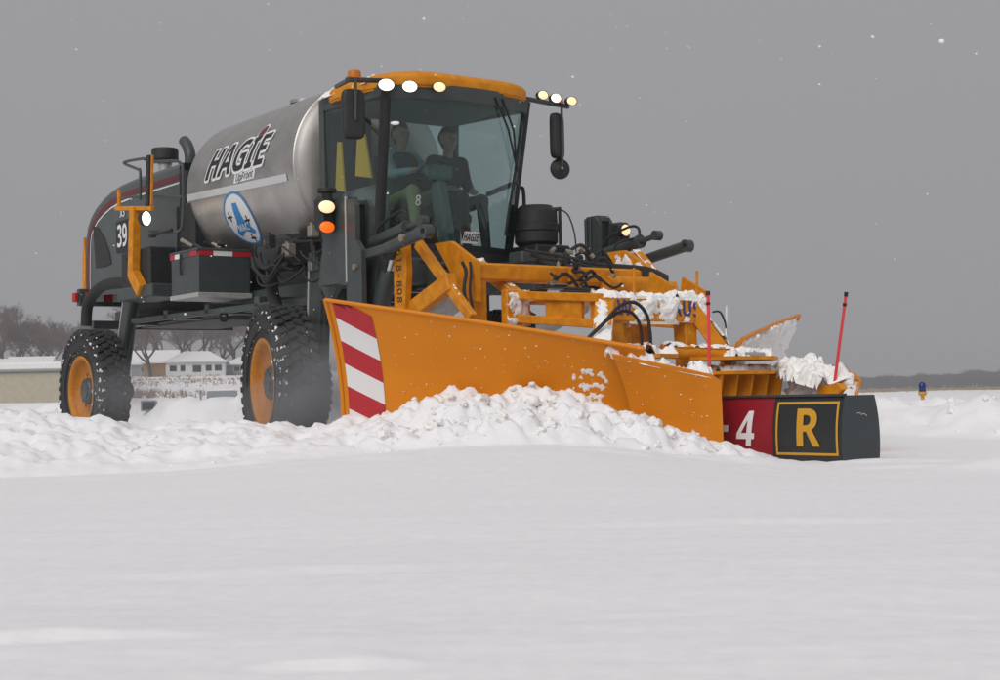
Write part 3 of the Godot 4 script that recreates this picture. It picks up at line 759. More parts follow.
# hood outline in the side view, from the front top round to the rear foot
const HOOD := [[-3.55, 3.60], [-4.6, 3.60], [-5.1, 3.595], [-5.5, 3.58], [-5.85, 3.54], [-6.15, 3.475], [-6.4, 3.39], [-6.6, 3.28], [-6.74, 3.15], [-6.82, 2.98], [-6.86, 2.7], [-6.87, 2.4], [-6.87, 2.15]]
func hood_in(i: int, d: float) -> Vector2:
	var a := Vector2(HOOD[maxi(i - 1, 0)][0], HOOD[maxi(i - 1, 0)][1]); var b := Vector2(HOOD[mini(i + 1, HOOD.size() - 1)][0], HOOD[mini(i + 1, HOOD.size() - 1)][1])
	var t := (b - a).normalized()
	return Vector2(HOOD[i][0], HOOD[i][1]) + Vector2(-t.y, t.x) * d

func build_truck() -> void:
	make_wheel()
	var T := thing("snowplow_truck", "tall high-clearance orange and grey truck with steel tank and glass cab", "truck", MO, 0.0)
	T.transform = MT
	for q in [[0.0, 1.0, -11.0], [0.0, -1.0, -11.0], [-5.18, 1.0, 0.0], [-5.18, -1.0, 0.0]]:
		wheel(T, Vector3(q[0], 0.80, 1.45 * q[1]), q[1], deg_to_rad(q[2]))
	var mb: MB
	# chassis
	for s in [-1.0, 1.0]:
		mb = MB.new(); mb.beam(Vector3(-6.6, 1.80, 0.55 * s), Vector3(1.75, 1.80, 0.55 * s), 0.10, 0.24); put(mb, "chassis_rail", M.grey, T)
		mb = MB.new(); mb.beam(Vector3(-4.9, 1.70, 1.02 * s), Vector3(0.2, 1.66, 1.02 * s), 0.06, 0.07); put(mb, "side_rail", M.grey, T)
	for x in [-6.3, -5.2, -3.8, -2.6, -1.3, -0.1, 1.2]:
		mb = MB.new(); mb.beam(Vector3(x, 1.72, -1.05), Vector3(x, 1.72, 1.05), 0.12, 0.12); put(mb, "cross_member", M.grey, T)
	mb = MB.new(); mb.bx(Vector3(-1.6, 1.93, 0), Vector3(2.2, 0.36, 0.9), 0.04); put(mb, "transmission", M.black, T)
	mb = MB.new(); mb.bx(Vector3(-4.6, 1.90, 0), Vector3(2.4, 0.5, 1.2), 0.05); put(mb, "engine_pan", M.black, T)
	mb = MB.new(); mb.lathe(Vector3(-2.2, 1.60, 1.02), Vector3(1, 0, 0), [[0.035, -0.012], [0.06, -0.012], [0.06, 0.012], [0.035, 0.012], [0.035, -0.012]], 16); put(mb, "tow_ring", M.black, T)
	# legs
	for s in [-1.0, 1.0]:
		for e in 2:
			var top := Vector3(0.05, 2.15, 0.98 * s) if e == 0 else Vector3(-4.93, 2.2, 1.0 * s)
			var low := Vector3(-0.02, 0.72, 1.0 * s) if e == 0 else Vector3(-5.42, 0.75, 1.02 * s)
			mb = MB.new(); mb.beam(top, low, 0.14, 0.24, 0.02, Vector3(1, 0, 0))
			var lg := put(mb, "leg", M.grey, T)
			var fd := (Vector3(0.124, 0, 0) if e == 0 else Vector3(0.11, 0, 0)) + Vector3(0, 0, 0.05 * s)
			mb = MB.new(); mb.beam(top.lerp(low, 0.04) + fd * Vector3(-1, 1, 1) + Vector3(0, 0, 0.0), top.lerp(low, 0.62) + fd * Vector3(-1, 1, 1), 0.05, 0.02, 0.003, Vector3(1, 0, 0)); put(mb, "reflector_strip", M.offwhite, lg)
			mb = MB.new(); mb.cyl(Vector3(low.x, 0.8, 0.95 * s), Vector3(0.0 if e == 0 else -5.18, 0.8, 1.32 * s), 0.16, 0.14, 18); put(mb, "hub_motor", M.black, lg)
			mb = MB.new(); mb.beam(Vector3(top.x, 2.05, 0.3 * s), Vector3(top.x, 2.05, 1.08 * s), 0.2, 0.2, 0.015); put(mb, "axle_tube", M.grey, lg)
			mb = MB.new(); mb.cyl(top + Vector3(0.16, 0.1, 0), low + Vector3(0.18, 0.35, 0.02 * s), 0.05, 0.05, 14); put(mb, "strut", M.black, lg)
	var big := [lz(131, 284, 1.18), lz(118, 283, 1.2), lz(103, 286, 1.2), lz(92, 296, 1.2), lz(87, 308, 1.2), lz(86, 326, 1.2)]
	hose(T, big, 0.075, M.rubber, "drive_hose")
	hose(T, [lz(283, 255, 1.1), lz(274, 268, 1.15), lz(272, 290, 1.15), lz(277, 308, 1.15)], 0.07, M.rubber, "drive_hose")
	# rear bumper bar
	mb = MB.new(); mb.bx(Vector3(-6.75, 2.13, 0), Vector3(0.1, 0.24, 2.16), 0.01)
	var bar := put(mb, "rear_bumper", M.grey, T)
	for k in 8:
		mb = MB.new(); mb.bx(Vector3(-6.69, 2.14, 0.93 - k * 0.135), Vector3(0.012, 0.13, 0.13), 0.002); put(mb, "reflector_tape", M.red if k % 2 == 0 else M.white, bar)
	mb = MB.new(); mb.bx(Vector3(-6.76, 2.13, 1.115), Vector3(0.11, 0.13, 0.06), 0.012); put(mb, "tail_lamp", M.red, bar)
	# hood
	var hood := MB.new()
	var N := HOOD.size() - 1
	var hf := func(u: float, w: float) -> Vector3:
		var k := u * N; var i := mini(int(k), N - 1); var f := k - i
		var x := lerpf(HOOD[i][0], HOOD[i + 1][0], f); var y := lerpf(HOOD[i][1], HOOD[i + 1][1], f)
		var g := hood_in(i, 0.09).lerp(hood_in(i + 1, 0.09), f)
		var hw := 0.95
		# across: from right shoulder over the top to the left shoulder
		var a := w * 2.0 - 1.0
		var z: float; var kk: float
		if absf(a) < 0.7: z = a / 0.7 * (hw - 0.09); kk = 1.0
		else:
			var th := (absf(a) - 0.7) / 0.3 * PI * 0.5
			z = signf(a) * (hw - 0.09 + 0.09 * sin(th)); kk = cos(th)
		return Vector3(lerpf(g.x, x, kk), lerpf(g.y, y, kk), z)
	hood.sheet(hf, N * 3, 24, 0.0, Vector3(-0.3, 1, 0))
	for s in [-1.0, 1.0]:
		var poly := []
		for i in HOOD.size():
			var g := hood_in(i, 0.088); poly.append(Vector3(g.x, g.y, 0.935 * s))
		poly.append(Vector3(-3.55, 2.05, 0.935 * s))
		hood.prism(poly, Vector3(0, 0, 0.03))
	hood.quad(Vector3(-3.55, 2.1, -0.93), Vector3(-3.55, 2.1, 0.93), Vector3(-3.55, 3.5, 0.93), Vector3(-3.55, 3.5, -0.93), Vector3(1, 0, 0))
	var hd := put(hood, "hood", M.hood, T)
	for band in [[0.15, 0.225, M.darkred, "red_stripe"], [0.25, 0.27, M.white, "white_stripe"]]:
		mb = MB.new()
		for i in N:
			var a0 := hood_in(i, band[0]); var a1 := hood_in(i + 1, band[0]); var b0 := hood_in(i, band[1]); var b1 := hood_in(i + 1, band[1])
			mb.quad(Vector3(a0.x, a0.y, 0.954), Vector3(a1.x, a1.y, 0.954), Vector3(b1.x, b1.y, 0.954), Vector3(b0.x, b0.y, 0.954), Vector3(0, 0, 1))
		put(mb, band[3], band[2], hd)
	var vent := []
	for q in [[93, 226], [98, 228], [104, 238], [109, 252], [111, 264], [104, 267], [96, 268]]: vent.append(lz(q[0], q[1], 0.957))
	mb = MB.new(); mb.prism(vent, Vector3(0, 0, 0.012)); put(mb, "hood_vent", M.black, hd)
	mb = MB.new()
	var orr := []
	for i in range(9, N + 1): orr.append(Vector3(hood_in(i, -0.02 if i > 9 else 0.0).x, hood_in(i, -0.02).y, 0))
	for i in range(N, 9, -1): orr.append(Vector3(hood_in(i, 0.10).x, hood_in(i, 0.10).y, 0))
	mb.prism(orr, Vector3(0, 0, 1.925)); put(mb, "rear_panel", M.orange, hd)
	var np := lz(122.5, 236, 0.965)
	mb = MB.new(); mb.bx(np, Vector3(0.44, 0.42, 0.012), 0.003); var pl := put(mb, "number_plate", M.ink, hd)
	letters("39", 0.30, "Droid Sans", 700, func(x, y): return np + Vector3(x, y, 0.009), "numerals", M.white, pl, 0.0, 0.78)
	letters("X3", 0.13, "Droid Sans", 700, func(x, y): return np + Vector3(x - 0.02, y + 0.32, -0.006), "emblem", M.white, hd, 0.1, 0.8)
	mb = MB.new(); mb.bx(np + Vector3(0.02, 0.37, -0.006), Vector3(0.09, 0.05, 0.004), 0.001); put(mb, "emblem_dot", M.orange, hd)
	# air cleaner, exhaust
	var ac := lz(165, 168, 0.5)
	mb = MB.new(); mb.lathe(Vector3(ac.x, 3.50, 0.5), Vector3.UP, [[0.085, 0.0], [0.085, 0.30], [0.10, 0.31], [0.085, 0.32]], 20); var acn := put(mb, "air_intake", M.alu, T)
	mb = MB.new(); mb.lathe(Vector3(ac.x, 3.84, 0.5), Vector3.UP, [[0.09, 0.0], [0.165, 0.01], [0.178, 0.03], [0.178, 0.15], [0.165, 0.175], [0.0, 0.19]], 28); put(mb, "intake_cap", M.black, acn)
	mb = MB.new(); mb.tube(cm([lz(190, 190, 0.3), lz(190, 168, 0.3), lz(190, 155, 0.3), lz(187, 145, 0.3), lz(184, 141, 0.3)]), 0.075, 14); put(mb, "exhaust_pipe", M.grey, T)
	# platform bracket and rails
	mb = MB.new(); mb.beam(lz(135, 207, 1.36), lz(133.5, 278, 1.36), 0.11, 0.14, 0.008, Vector3(1, 0, 0)); var post := put(mb, "bracket_post", M.orange, T)
	mb = MB.new(); mb.beam(lz(133.5, 274, 1.36), lz(142, 291, 1.36), 0.11, 0.16, 0.008, Vector3(1, 0, 0)); put(mb, "bracket_foot", M.orange, post)
	mb = MB.new(); mb.beam(lz(116, 208.5, 1.36), lz(152.5, 208.5, 1.36), 0.06, 0.055); put(mb, "bracket_shelf", M.orange, post)
	mb = MB.new(); mb.beam(lz(119, 190, 1.36), lz(119, 206, 1.36), 0.035, 0.06, 0.006, Vector3(1, 0, 0)); put(mb, "bracket_lug", M.orange, post)
	mb = MB.new(); mb.beam(lz(152.3, 155, 1.36), lz(151.3, 206, 1.36), 0.03, 0.02, 0.004, Vector3(1, 0, 0)); put(mb, "bracket_edge", M.orange, post)
	mb = MB.new(); mb.beam(lz(148.5, 155, 1.36), lz(147.5, 206, 1.36), 0.035, 0.085, 0.006, Vector3(1, 0, 0)); put(mb, "folded_step", M.black, post)
	hose(T, [lz(140, 200, 1.3), lz(140, 172, 1.3), lz(137, 169, 1.3), lz(125, 164, 1.3), lz(126, 161.5, 1.3), lz(143, 158.5, 1.3), lz(145, 160, 1.3)], 0.018, M.grey, "handrail")
	hose(T, [lz(154, 162, 1.2), lz(174, 161, 1.2), lz(180, 163, 1.2), lz(182.5, 169, 1.2), lz(183, 200, 1.2), lz(182.5, 224, 1.2), lz(180, 230, 1.2), lz(174, 232, 1.2), lz(150, 231, 1.2)], 0.02, M.grey, "handrail")
	hose(T, [lz(122, 198, 1.2), lz(150, 196, 1.2), lz(182, 197, 1.2)], 0.016, M.grey, "handrail")
	lamp(T, lz(145.5, 218.5, 1.42), Vector3(1, -0.05, -0.55), 0.088, M.lamp, "side_lamp", 0.6, 1.0)
	# dark boxes and hydraulics below the hood
	mb = MB.new(); mb.bx(Vector3(-4.15, 2.28, 1.05), Vector3(0.9, 0.55, 0.5), 0.03); put(mb, "hydraulic_box", M.black, T)
	mb = MB.new(); mb.bx(Vector3(-4.0, 2.0, 1.12), Vector3(1.1, 0.16, 0.5), 0.015); put(mb, "step_plate", M.grey, T)
	mb = MB.new(); mb.bx(Vector3(-3.45, 2.75, 0.75), Vector3(0.5, 0.7, 0.4), 0.05); put(mb, "cooler", M.black, T)
	var rg := RandomNumberGenerator.new(); rg.seed = 12
	for k in 7:
		var a := Vector3(rg.randf_range(-4.6, -3.3), rg.randf_range(2.2, 2.75), rg.randf_range(0.9, 1.28))
		hose(T, [a, a + Vector3(rg.randf_range(-0.2, 0.4), rg.randf_range(-0.25, 0.1), 0.06), a + Vector3(rg.randf_range(0.1, 0.6), rg.randf_range(-0.3, 0.2), 0.0)], 0.02)
	# tool box on the side
	mb = MB.new(); mb.bx(Vector3(-2.62, 2.12, 0.98), Vector3(0.76, 0.50, 0.66), 0.012); var bxn := put(mb, "tool_box", M.grey, T)
	mb = MB.new(); mb.bx(Vector3(-2.62, 2.385, 0.98), Vector3(0.79, 0.03, 0.69), 0.006); put(mb, "lid", M.grey, bxn)
	mb = MB.new(); mb.bx(Vector3(-2.62, 1.86, 0.98), Vector3(0.79, 0.055, 0.69), 0.006); put(mb, "bottom_strip", M.alu, bxn)
	for q in [[-2.95, 0.14, M.red], [-2.81, 0.14, M.white], [-2.6, 0.26, M.grey], [-2.36, 0.2, M.red]]:
		mb = MB.new(); mb.bx(Vector3(q[0], 2.345, 1.313), Vector3(q[1], 0.065, 0.008), 0.001); put(mb, "reflector_tape", q[2], bxn)
	for q in [[1.21, 0.18, M.red], [1.0, 0.24, M.white], [0.76, 0.24, M.red]]:
		mb = MB.new(); mb.bx(Vector3(-2.237, 2.345, q[0]), Vector3(0.008, 0.065, q[1]), 0.001); put(mb, "reflector_tape", q[2], bxn)
	mb = MB.new(); mb.tube([Vector3(-2.7, 2.36, 1.325), Vector3(-2.7, 2.2, 1.33), Vector3(-2.7, 2.12, 1.325)], 0.012, 6); put(mb, "latch", M.black, bxn)
	for k in 9:
		var p := Vector3(rg.randf_range(-2.95, -2.3), 2.42 + rg.randf() * 0.05, rg.randf_range(0.75, 1.2))
		mb = MB.new(); mb.cyl(p, p + Vector3(rg.randf_range(-0.1, 0.1), rg.randf_range(0.0, 0.1), rg.randf_range(0.05, 0.12)), rg.randf_range(0.015, 0.032), -1, 10); put(mb, "valve", [M.grey, M.black, M.brass][k % 3], T)
	# tank
	var tx0 := -3.36; var tx1 := -0.58; var ty := 3.18; var tr := 0.95
	mb = MB.new()
	mb.lathe(Vector3(tx0, ty, 0), Vector3(1, 0, 0), [[0.0, -0.24], [0.3, -0.22], [0.6, -0.15], [0.8, -0.075], [0.90, -0.03], [0.94, -0.005], [tr, 0.02]], 96, true)
	mb.lathe(Vector3(0, ty, 0), Vector3(1, 0, 0), [[tr, tx0 + 0.02], [tr, -2.0], [tr, tx1 - 0.02]], 96)
	var tank := put(mb, "tank", M.steel, T)
	mb = MB.new()
	mb.lathe(Vector3(tx1, ty, 0), Vector3(1, 0, 0), [[tr, -0.02], [tr + 0.008, -0.015], [tr + 0.008, 0.01], [0.94, 0.015], [0.90, 0.05], [0.8, 0.10], [0.6, 0.17], [0.3, 0.235], [0.0, 0.25]], 96, true)
	put(mb, "tank_head", M.steel, tank)
	var on := func(x: float, ang: float, up: float) -> Vector3: return Vector3(x, ty + (tr + up) * sin(ang), (tr + up) * cos(ang))
	var patch := func(u: float, w: float) -> Vector3: return on.call(lerpf(tx0 + 0.03, -0.74, u), lerpf(deg_to_rad(-3.6), deg_to_rad(-8.6), u) + (w - 0.5) * 0.088, 0.006)
	mb = MB.new(); mb.sheet(patch, 30, 3, 0.0, Vector3(0, 0, 1)); put(mb, "pale_stripe", M.offwhite, tank)
	# name on the tank: backing, letters, dot
	mb = MB.new()
	var back2 := func(u: float, w: float) -> Vector3:
		var y := (w - 0.5) * 0.12 - 0.245; return on.call(-1.66 + (u - 0.5) * 0.52 + y * 0.36, deg_to_rad(15.5) + y / tr, 0.0035)
	mb.sheet(back2, 10, 3, 0.0, Vector3(0, 0, 1))
	for k in 20:
		var c := func(a: float, r: float) -> Vector3: return on.call(-1.51 + cos(a) * r * 1.0 + sin(a) * r * 0.36, deg_to_rad(30.5) + sin(a) * r / tr, 0.005)
		mb.tri(c.call(0, 0), c.call(TAU * k / 20, 0.105), c.call(TAU * (k + 1) / 20, 0.105), Vector3(0, 0, 1))
	var lg2 := put(mb, "name_backing", M.white, tank)
	for k in 12:
		var ox := cos(TAU * k / 12) * 0.034; var oy := sin(TAU * k / 12) * 0.034
		letters("HAGIE", 0.36, "Droid Sans", 800, func(x, y): return on.call(-2.0 + x + ox, deg_to_rad(15.5) + (y + oy) / tr, 0.0045 + 0.0004 * k), "name_outline", M.white, lg2, 0.36, 1.02)
	letters("HAGIE", 0.36, "Droid Sans", 800, func(x, y): return on.call(-2.0 + x, deg_to_rad(15.5) + y / tr, 0.012), "name", M.ink, lg2, 0.36, 1.02)
	letters("UpFront", 0.085, "Droid Sans", 400, func(x, y): return on.call(-1.745 + x, deg_to_rad(15.5) + (y - 0.248) / tr, 0.010), "tagline", M.ink, lg2, 0.3)
	mb = MB.new()
	for k in 20:
		var c := func(a: float, r: float) -> Vector3: return on.call(-1.51 + cos(a) * r + sin(a) * r * 0.36, deg_to_rad(30.5) + sin(a) * r / tr, 0.010)
		mb.tri(c.call(0, 0), c.call(TAU * k / 20, 0.078), c.call(TAU * (k + 1) / 20, 0.078), Vector3(0, 0, 1))
	put(mb, "name_dot", M.darkred, lg2)
	# round airport badge
	var bc := Vector2(-2.1, deg_to_rad(-28.5))
	var disc := func(r0: float, r1: float, up: float, m: Material, called: String, par: Node) -> Node:
		var q := MB.new()
		for k in 40:
			var a0 := TAU * k / 40; var a1 := TAU * (k + 1) / 40
			var P := func(a: float, r: float) -> Vector3: return on.call(bc.x + cos(a) * r, bc.y + sin(a) * r / tr, up)
			for j in 6:
				var ra := lerpf(r0, r1, j / 6.0); var rb := lerpf(r0, r1, (j + 1) / 6.0)
				q.quad(P.call(a0, ra), P.call(a1, ra), P.call(a1, rb), P.call(a0, rb), Vector3(0, -0.3, 1))
		return put(q, called, m, par)
	var badge: Node = disc.call(0.0, 0.345, 0.005, M.white, "badge", tank)
	disc.call(0.318, 0.345, 0.009, M.blue, "badge_ring", badge)
	mb = MB.new()
	var tower := [[-0.055, 0.21], [0.055, 0.21], [0.085, 0.0], [0.22, -0.16], [0.16, -0.20], [0.0, -0.14], [-0.16, -0.20], [-0.22, -0.16], [-0.085, 0.0]]
	var tp := PackedVector2Array()
	for q in tower: tp.append(Vector2(q[0], q[1]))
	var ti := Geometry2D.triangulate_polygon(tp)
	for k in range(0, ti.size(), 3):
		print_tri(mb, tp[ti[k]], tp[ti[k + 1]], tp[ti[k + 2]], func(x, y): return on.call(bc.x + x, bc.y + y / tr, 0.010), 0.06)
	put(mb, "badge_emblem", M.blue, badge)
	letters("MAC", 0.085, "Droid Sans", 800, func(x, y): return on.call(bc.x + x, bc.y + (y - 0.09) / tr, 0.015), "badge_letters", M.white, badge)
	for q in [[-0.21, 0.06], [0.17, -0.02], [0.05, -0.25]]:
		mb = MB.new()
		for w in [[0.06, 0.012], [0.012, 0.06]]:
			mb.quad(on.call(bc.x + q[0] - w[0], bc.y + (q[1] - w[1]) / tr, 0.01), on.call(bc.x + q[0] + w[0], bc.y + (q[1] - w[1]) / tr, 0.01), on.call(bc.x + q[0] + w[0], bc.y + (q[1] + w[1]) / tr, 0.01), on.call(bc.x + q[0] - w[0], bc.y + (q[1] + w[1]) / tr, 0.01), Vector3(0, -0.3, 1))
		put(mb, "badge_plane", M.ink, badge)
	mb = MB.new(); mb.cyl(Vector3(-1.9, 4.12, 0.05), Vector3(-1.9, 4.16, 0.05), 0.2, 0.2, 24); put(mb, "hatch", M.steel, tank)
	for x in [-3.0, -1.0]:
		mb = MB.new(); mb.bx(Vector3(x, 2.28, 0), Vector3(0.16, 0.36, 1.5), 0.02); put(mb, "tank_saddle", M.black, T)
	# plumbing under the tank front and by the cab
	mb = MB.new(); mb.bx(Vector3(-0.75, 2.2, 0.95), Vector3(0.5, 0.4, 0.35), 0.05); put(mb, "pump", M.black, T)
	mb = MB.new(); mb.cyl(Vector3(-1.15, 2.2, 1.0), Vector3(-0.3, 2.2, 1.0), 0.14, 0.14, 20); put(mb, "pump_motor", M.black, T)
	for k in 22:
		var p := Vector3(rg.randf_range(-0.95, 0.5), rg.randf_range(1.98, 2.34), rg.randf_range(1.0, 1.30))
		if k % 4 == 0:
			mb = MB.new(); mb.bx(p, Vector3(rg.randf_range(0.08, 0.16), rg.randf_range(0.06, 0.14), 0.1), 0.012); mb.cyl(p, p + Vector3(0, 0.09, 0.02), 0.022, -1, 10); put(mb, "fitting", [M.black, M.grey, M.brass][rg.randi() % 3], T)
		else:
			var d := Vector3(rg.randf_range(0.3, 0.75), rg.randf_range(-0.22, 0.06), rg.randf_range(-0.12, 0.06))
			var sag := rg.randf_range(-0.22, 0.12)
			hose(T, [p, p + d * 0.2 + Vector3(0, sag * 0.7, 0.05), p + d * 0.5 + Vector3(0, sag, 0.08), p + d * 0.8 + Vector3(0, sag * 0.6, 0.05), p + d], rg.randf_range(0.010, 0.020))
	for k in 3:
		hose(T, [lz(252, 258 + k * 4, 1.25), lz(256 + k * 3, 270 + k * 4, 1.3), lz(266, 277 + k * 3, 1.3), lz(280, 268, 1.25)], 0.018)
	# cab
	build_cab(T)
	# lift masts with lamps, arms and rams, both sides
	for s in [1.0, -1.0]:
		mb = MB.new()
		var prof := [Vector3(1.20, 2.12, 1.52 * s), Vector3(1.34, 2.50, 1.52 * s), Vector3(1.62, 2.50, 1.52 * s), Vector3(1.62, 1.70, 1.52 * s), Vector3(1.10, 1.70, 1.52 * s)]
		if s < 0: prof = [Vector3(1.40, 1.70, -1.52), Vector3(1.40, 2.44, -1.52), Vector3(1.44, 2.49, -1.52), Vector3(1.62, 2.49, -1.52), Vector3(1.62, 1.70, -1.52)]
		mb.prism(prof, Vector3(0, 0, 0.14)); var ms := put(mb, "lift_mast", M.grey, T)
		mb = MB.new(); mb.bx(Vector3(1.632, 2.10, 1.585 * s), Vector3(0.02, 0.80, 0.022), 0.003); put(mb, "bright_edge", M.alu, ms)
		for q in [[1.56, 0.05], [1.40, 0.05]]:
			var fx := 1.80 if s > 0 else 1.72
			mb = MB.new(); mb.prism([Vector3(1.62, 1.35, q[0] * s), Vector3(1.62, 2.47, q[0] * s), Vector3(fx - 0.06, 2.47, q[0] * s), Vector3(fx, 2.40, q[0] * s), Vector3(fx, 2.08, q[0] * s), Vector3(1.90, 1.98, q[0] * s), Vector3(1.90, 1.45, q[0] * s), Vector3(1.80, 1.32, q[0] * s)], Vector3(0, 0, q[1])); put(mb, "mast_cheek", M.grey, ms)
		mb = MB.new(); mb.bx(Vector3(1.66, 1.9, 1.48 * s), Vector3(0.06, 1.1, 0.12), 0.008); put(mb, "mast_web", M.black, ms)
		mb = MB.new(); mb.bx(Vector3(1.67, 2.44, 1.48 * s), Vector3(0.1, 0.05, 0.12), 0.008); put(mb, "mast_cap", M.grey, ms)
		mb = MB.new(); mb.cyl(Vector3(1.80, 1.83, 1.58 * s), Vector3(1.80, 1.83, 1.612 * s), 0.03, -1, 10); put(mb, "bolt", M.brass, ms)
		mb = MB.new(); mb.beam(Vector3(1.35, 1.85, 0.5 * s), Vector3(1.35, 1.85, 1.46 * s), 0.26, 0.26, 0.02); put(mb, "mast_tube", M.grey, ms)
		mb = MB.new(); mb.prism([Vector3(0.95, 1.72, 1.46 * s), Vector3(1.25, 2.05, 1.46 * s), Vector3(1.3, 1.7, 1.46 * s), Vector3(1.1, 1.55, 1.46 * s)], Vector3(0, 0, 0.06)); put(mb, "gusset", M.grey, ms)
		# lamps on the mast
		if s < 0:
			for k in 3:
				mb = MB.new(); mb.bx(Vector3(1.44 + k * 0.07, 2.1, -1.44), Vector3(0.035, 0.74, 0.03), 0.01); put(mb, "mast_rib", M.grey, ms)
		mb = MB.new(); mb.bx(Vector3(1.36 if s > 0 else 1.74, 2.36 if s > 0 else 2.25, 1.66 * s), Vector3(0.16, 0.32, 0.16), 0.03); put(mb, "lamp_housing", M.black, ms)
		lamp(ms, Vector3(1.47, 2.415, 1.70) if s > 0 else Vector3(1.88, 2.315, -1.60), Vector3(1, -0.04, 0.22 * s), 0.082, M.lamp_dim, "head_lamp", 0.5)
		lamp(ms, Vector3(1.47, 2.225, 1.70) if s > 0 else Vector3(1.88, 2.15, -1.60), Vector3(1, -0.02, 0.22 * s), 0.075, M.amber, "turn_lamp")
		if s > 0: mb = MB.new(); mb.lathe(Vector3(1.38, 2.5, 1.64 * s), Vector3.UP, [[0.05, 0.0], [0.05, 0.06], [0.09, 0.065], [0.09, 0.10], [0.0, 0.11]], 14); put(mb, "horn", M.black, ms)
		# arms
		mb = MB.new(); mb.cyl(Vector3(1.78, 2.06, 1.38 * s), Vector3(2.36, 2.14, 1.38 * s), 0.062, 0.062, 18); var ram := put(mb, "tilt_ram", M.grey, T)
		mb = MB.new(); mb.cyl(Vector3(2.36, 2.14, 1.38 * s), Vector3(2.62, 2.175, 1.38 * s), 0.028, 0.028, 14); put(mb, "rod", M.grey, ram)
		mb = MB.new(); mb.cyl(Vector3(2.62, 2.175, 1.34 * s), Vector3(2.62, 2.175, 1.42 * s), 0.05, 0.05, 16); put(mb, "rod_eye", M.grey, ram)
		mb = MB.new(); mb.cyl(Vector3(2.345, 2.138, 1.38 * s), Vector3(2.38, 2.143, 1.38 * s), 0.07, 0.07, 18); put(mb, "gland", M.grey, ram)
		mb = MB.new(); mb.beam(Vector3(1.75, 1.93, 1.52 * s), Vector3(2.30, 1.97, 1.52 * s), 0.06, 0.085); var arm := put(mb, "lift_arm", M.grey, T)
		mb = MB.new(); mb.cyl(Vector3(2.25, 1.965, 1.52 * s), Vector3(2.88, 2.05, 1.52 * s), 0.055, 0.055, 18); put(mb, "arm_tube", M.grey, arm)
		mb = MB.new(); mb.lathe(Vector3(2.90, 2.05, 1.48 * s), Vector3(0, 0, s), [[0.026, 0.0], [0.062, 0.0], [0.062, 0.08], [0.026, 0.08], [0.026, 0.0]], 20); put(mb, "arm_eye", M.grey, arm)
		mb = MB.new(); mb.cyl(Vector3(2.60, 2.02, 1.56 * s), Vector3(2.60, 2.02, 1.6 * s), 0.035, 0.035, 12); put(mb, "pin", M.brass, arm)
		mb = MB.new(); mb.cyl(Vector3(1.75, 1.30, 1.36 * s), Vector3(2.02, 1.78, 1.36 * s), 0.085, 0.085, 18); var lr := put(mb, "lift_ram", M.grey, T)
		mb = MB.new(); mb.cyl(Vector3(2.02, 1.78, 1.36 * s), Vector3(2.12, 1.95, 1.36 * s), 0.04, 0.04, 14); put(mb, "rod", M.chrome, lr)
		mb = MB.new(); mb.cyl(Vector3(2.12, 1.95, 1.28 * s), Vector3(2.12, 1.95, 1.44 * s), 0.08, 0.08, 16); put(mb, "rod_eye", M.grey, lr)
		mb = MB.new(); mb.cyl(Vector3(1.55, 1.30, 0.75 * s), Vector3(2.2, 1.5, 0.75 * s), 0.09, 0.09, 16); put(mb, "lower_link", M.alu, T)
		hose(T, [Vector3(1.75, 2.0, 1.35 * s), Vector3(1.85, 2.2, 1.36 * s), Vector3(2.2, 2.3, 1.37 * s), Vector3(2.34, 2.28, 1.38 * s), Vector3(2.36, 2.18, 1.38 * s)], 0.014)
	# black hydraulic unit ahead of the cab on its left
	mb = MB.new(); mb.lathe(Vector3(1.12, 2.20, -1.02), Vector3.UP, [[0.0, 0.0], [0.20, 0.0], [0.23, 0.03], [0.23, 0.14], [0.245, 0.15], [0.245, 0.22], [0.23, 0.23], [0.225, 0.36], [0.17, 0.42], [0.0, 0.43]], 28); var un := put(mb, "accumulator", M.black, T)
	mb = MB.new(); mb.bx(Vector3(1.12, 2.06, -1.06), Vector3(0.5, 0.26, 0.46), 0.02); put(mb, "valve_bank", M.black, un)
	mb = MB.new(); mb.bx(Vector3(1.5, 1.98, -0.75), Vector3(0.24, 0.2, 0.6), 0.02); put(mb, "control_box", M.grey, un)
	mb = MB.new(); mb.cyl(Vector3(1.3, 2.2, -1.2), Vector3(1.3, 2.6, -1.2), 0.018, 0.018, 8); mb.cyl(Vector3(1.3, 2.58, -1.2), Vector3(1.15, 2.58, -1.1), 0.022, 0.022, 8); put(mb, "bracket", M.black, un)
	hose(T, [Vector3(1.3, 2.58, -1.2), Vector3(1.42, 2.5, -1.22), Vector3(1.48, 2.3, -1.25), Vector3(1.5, 2.1, -1.25)], 0.008)

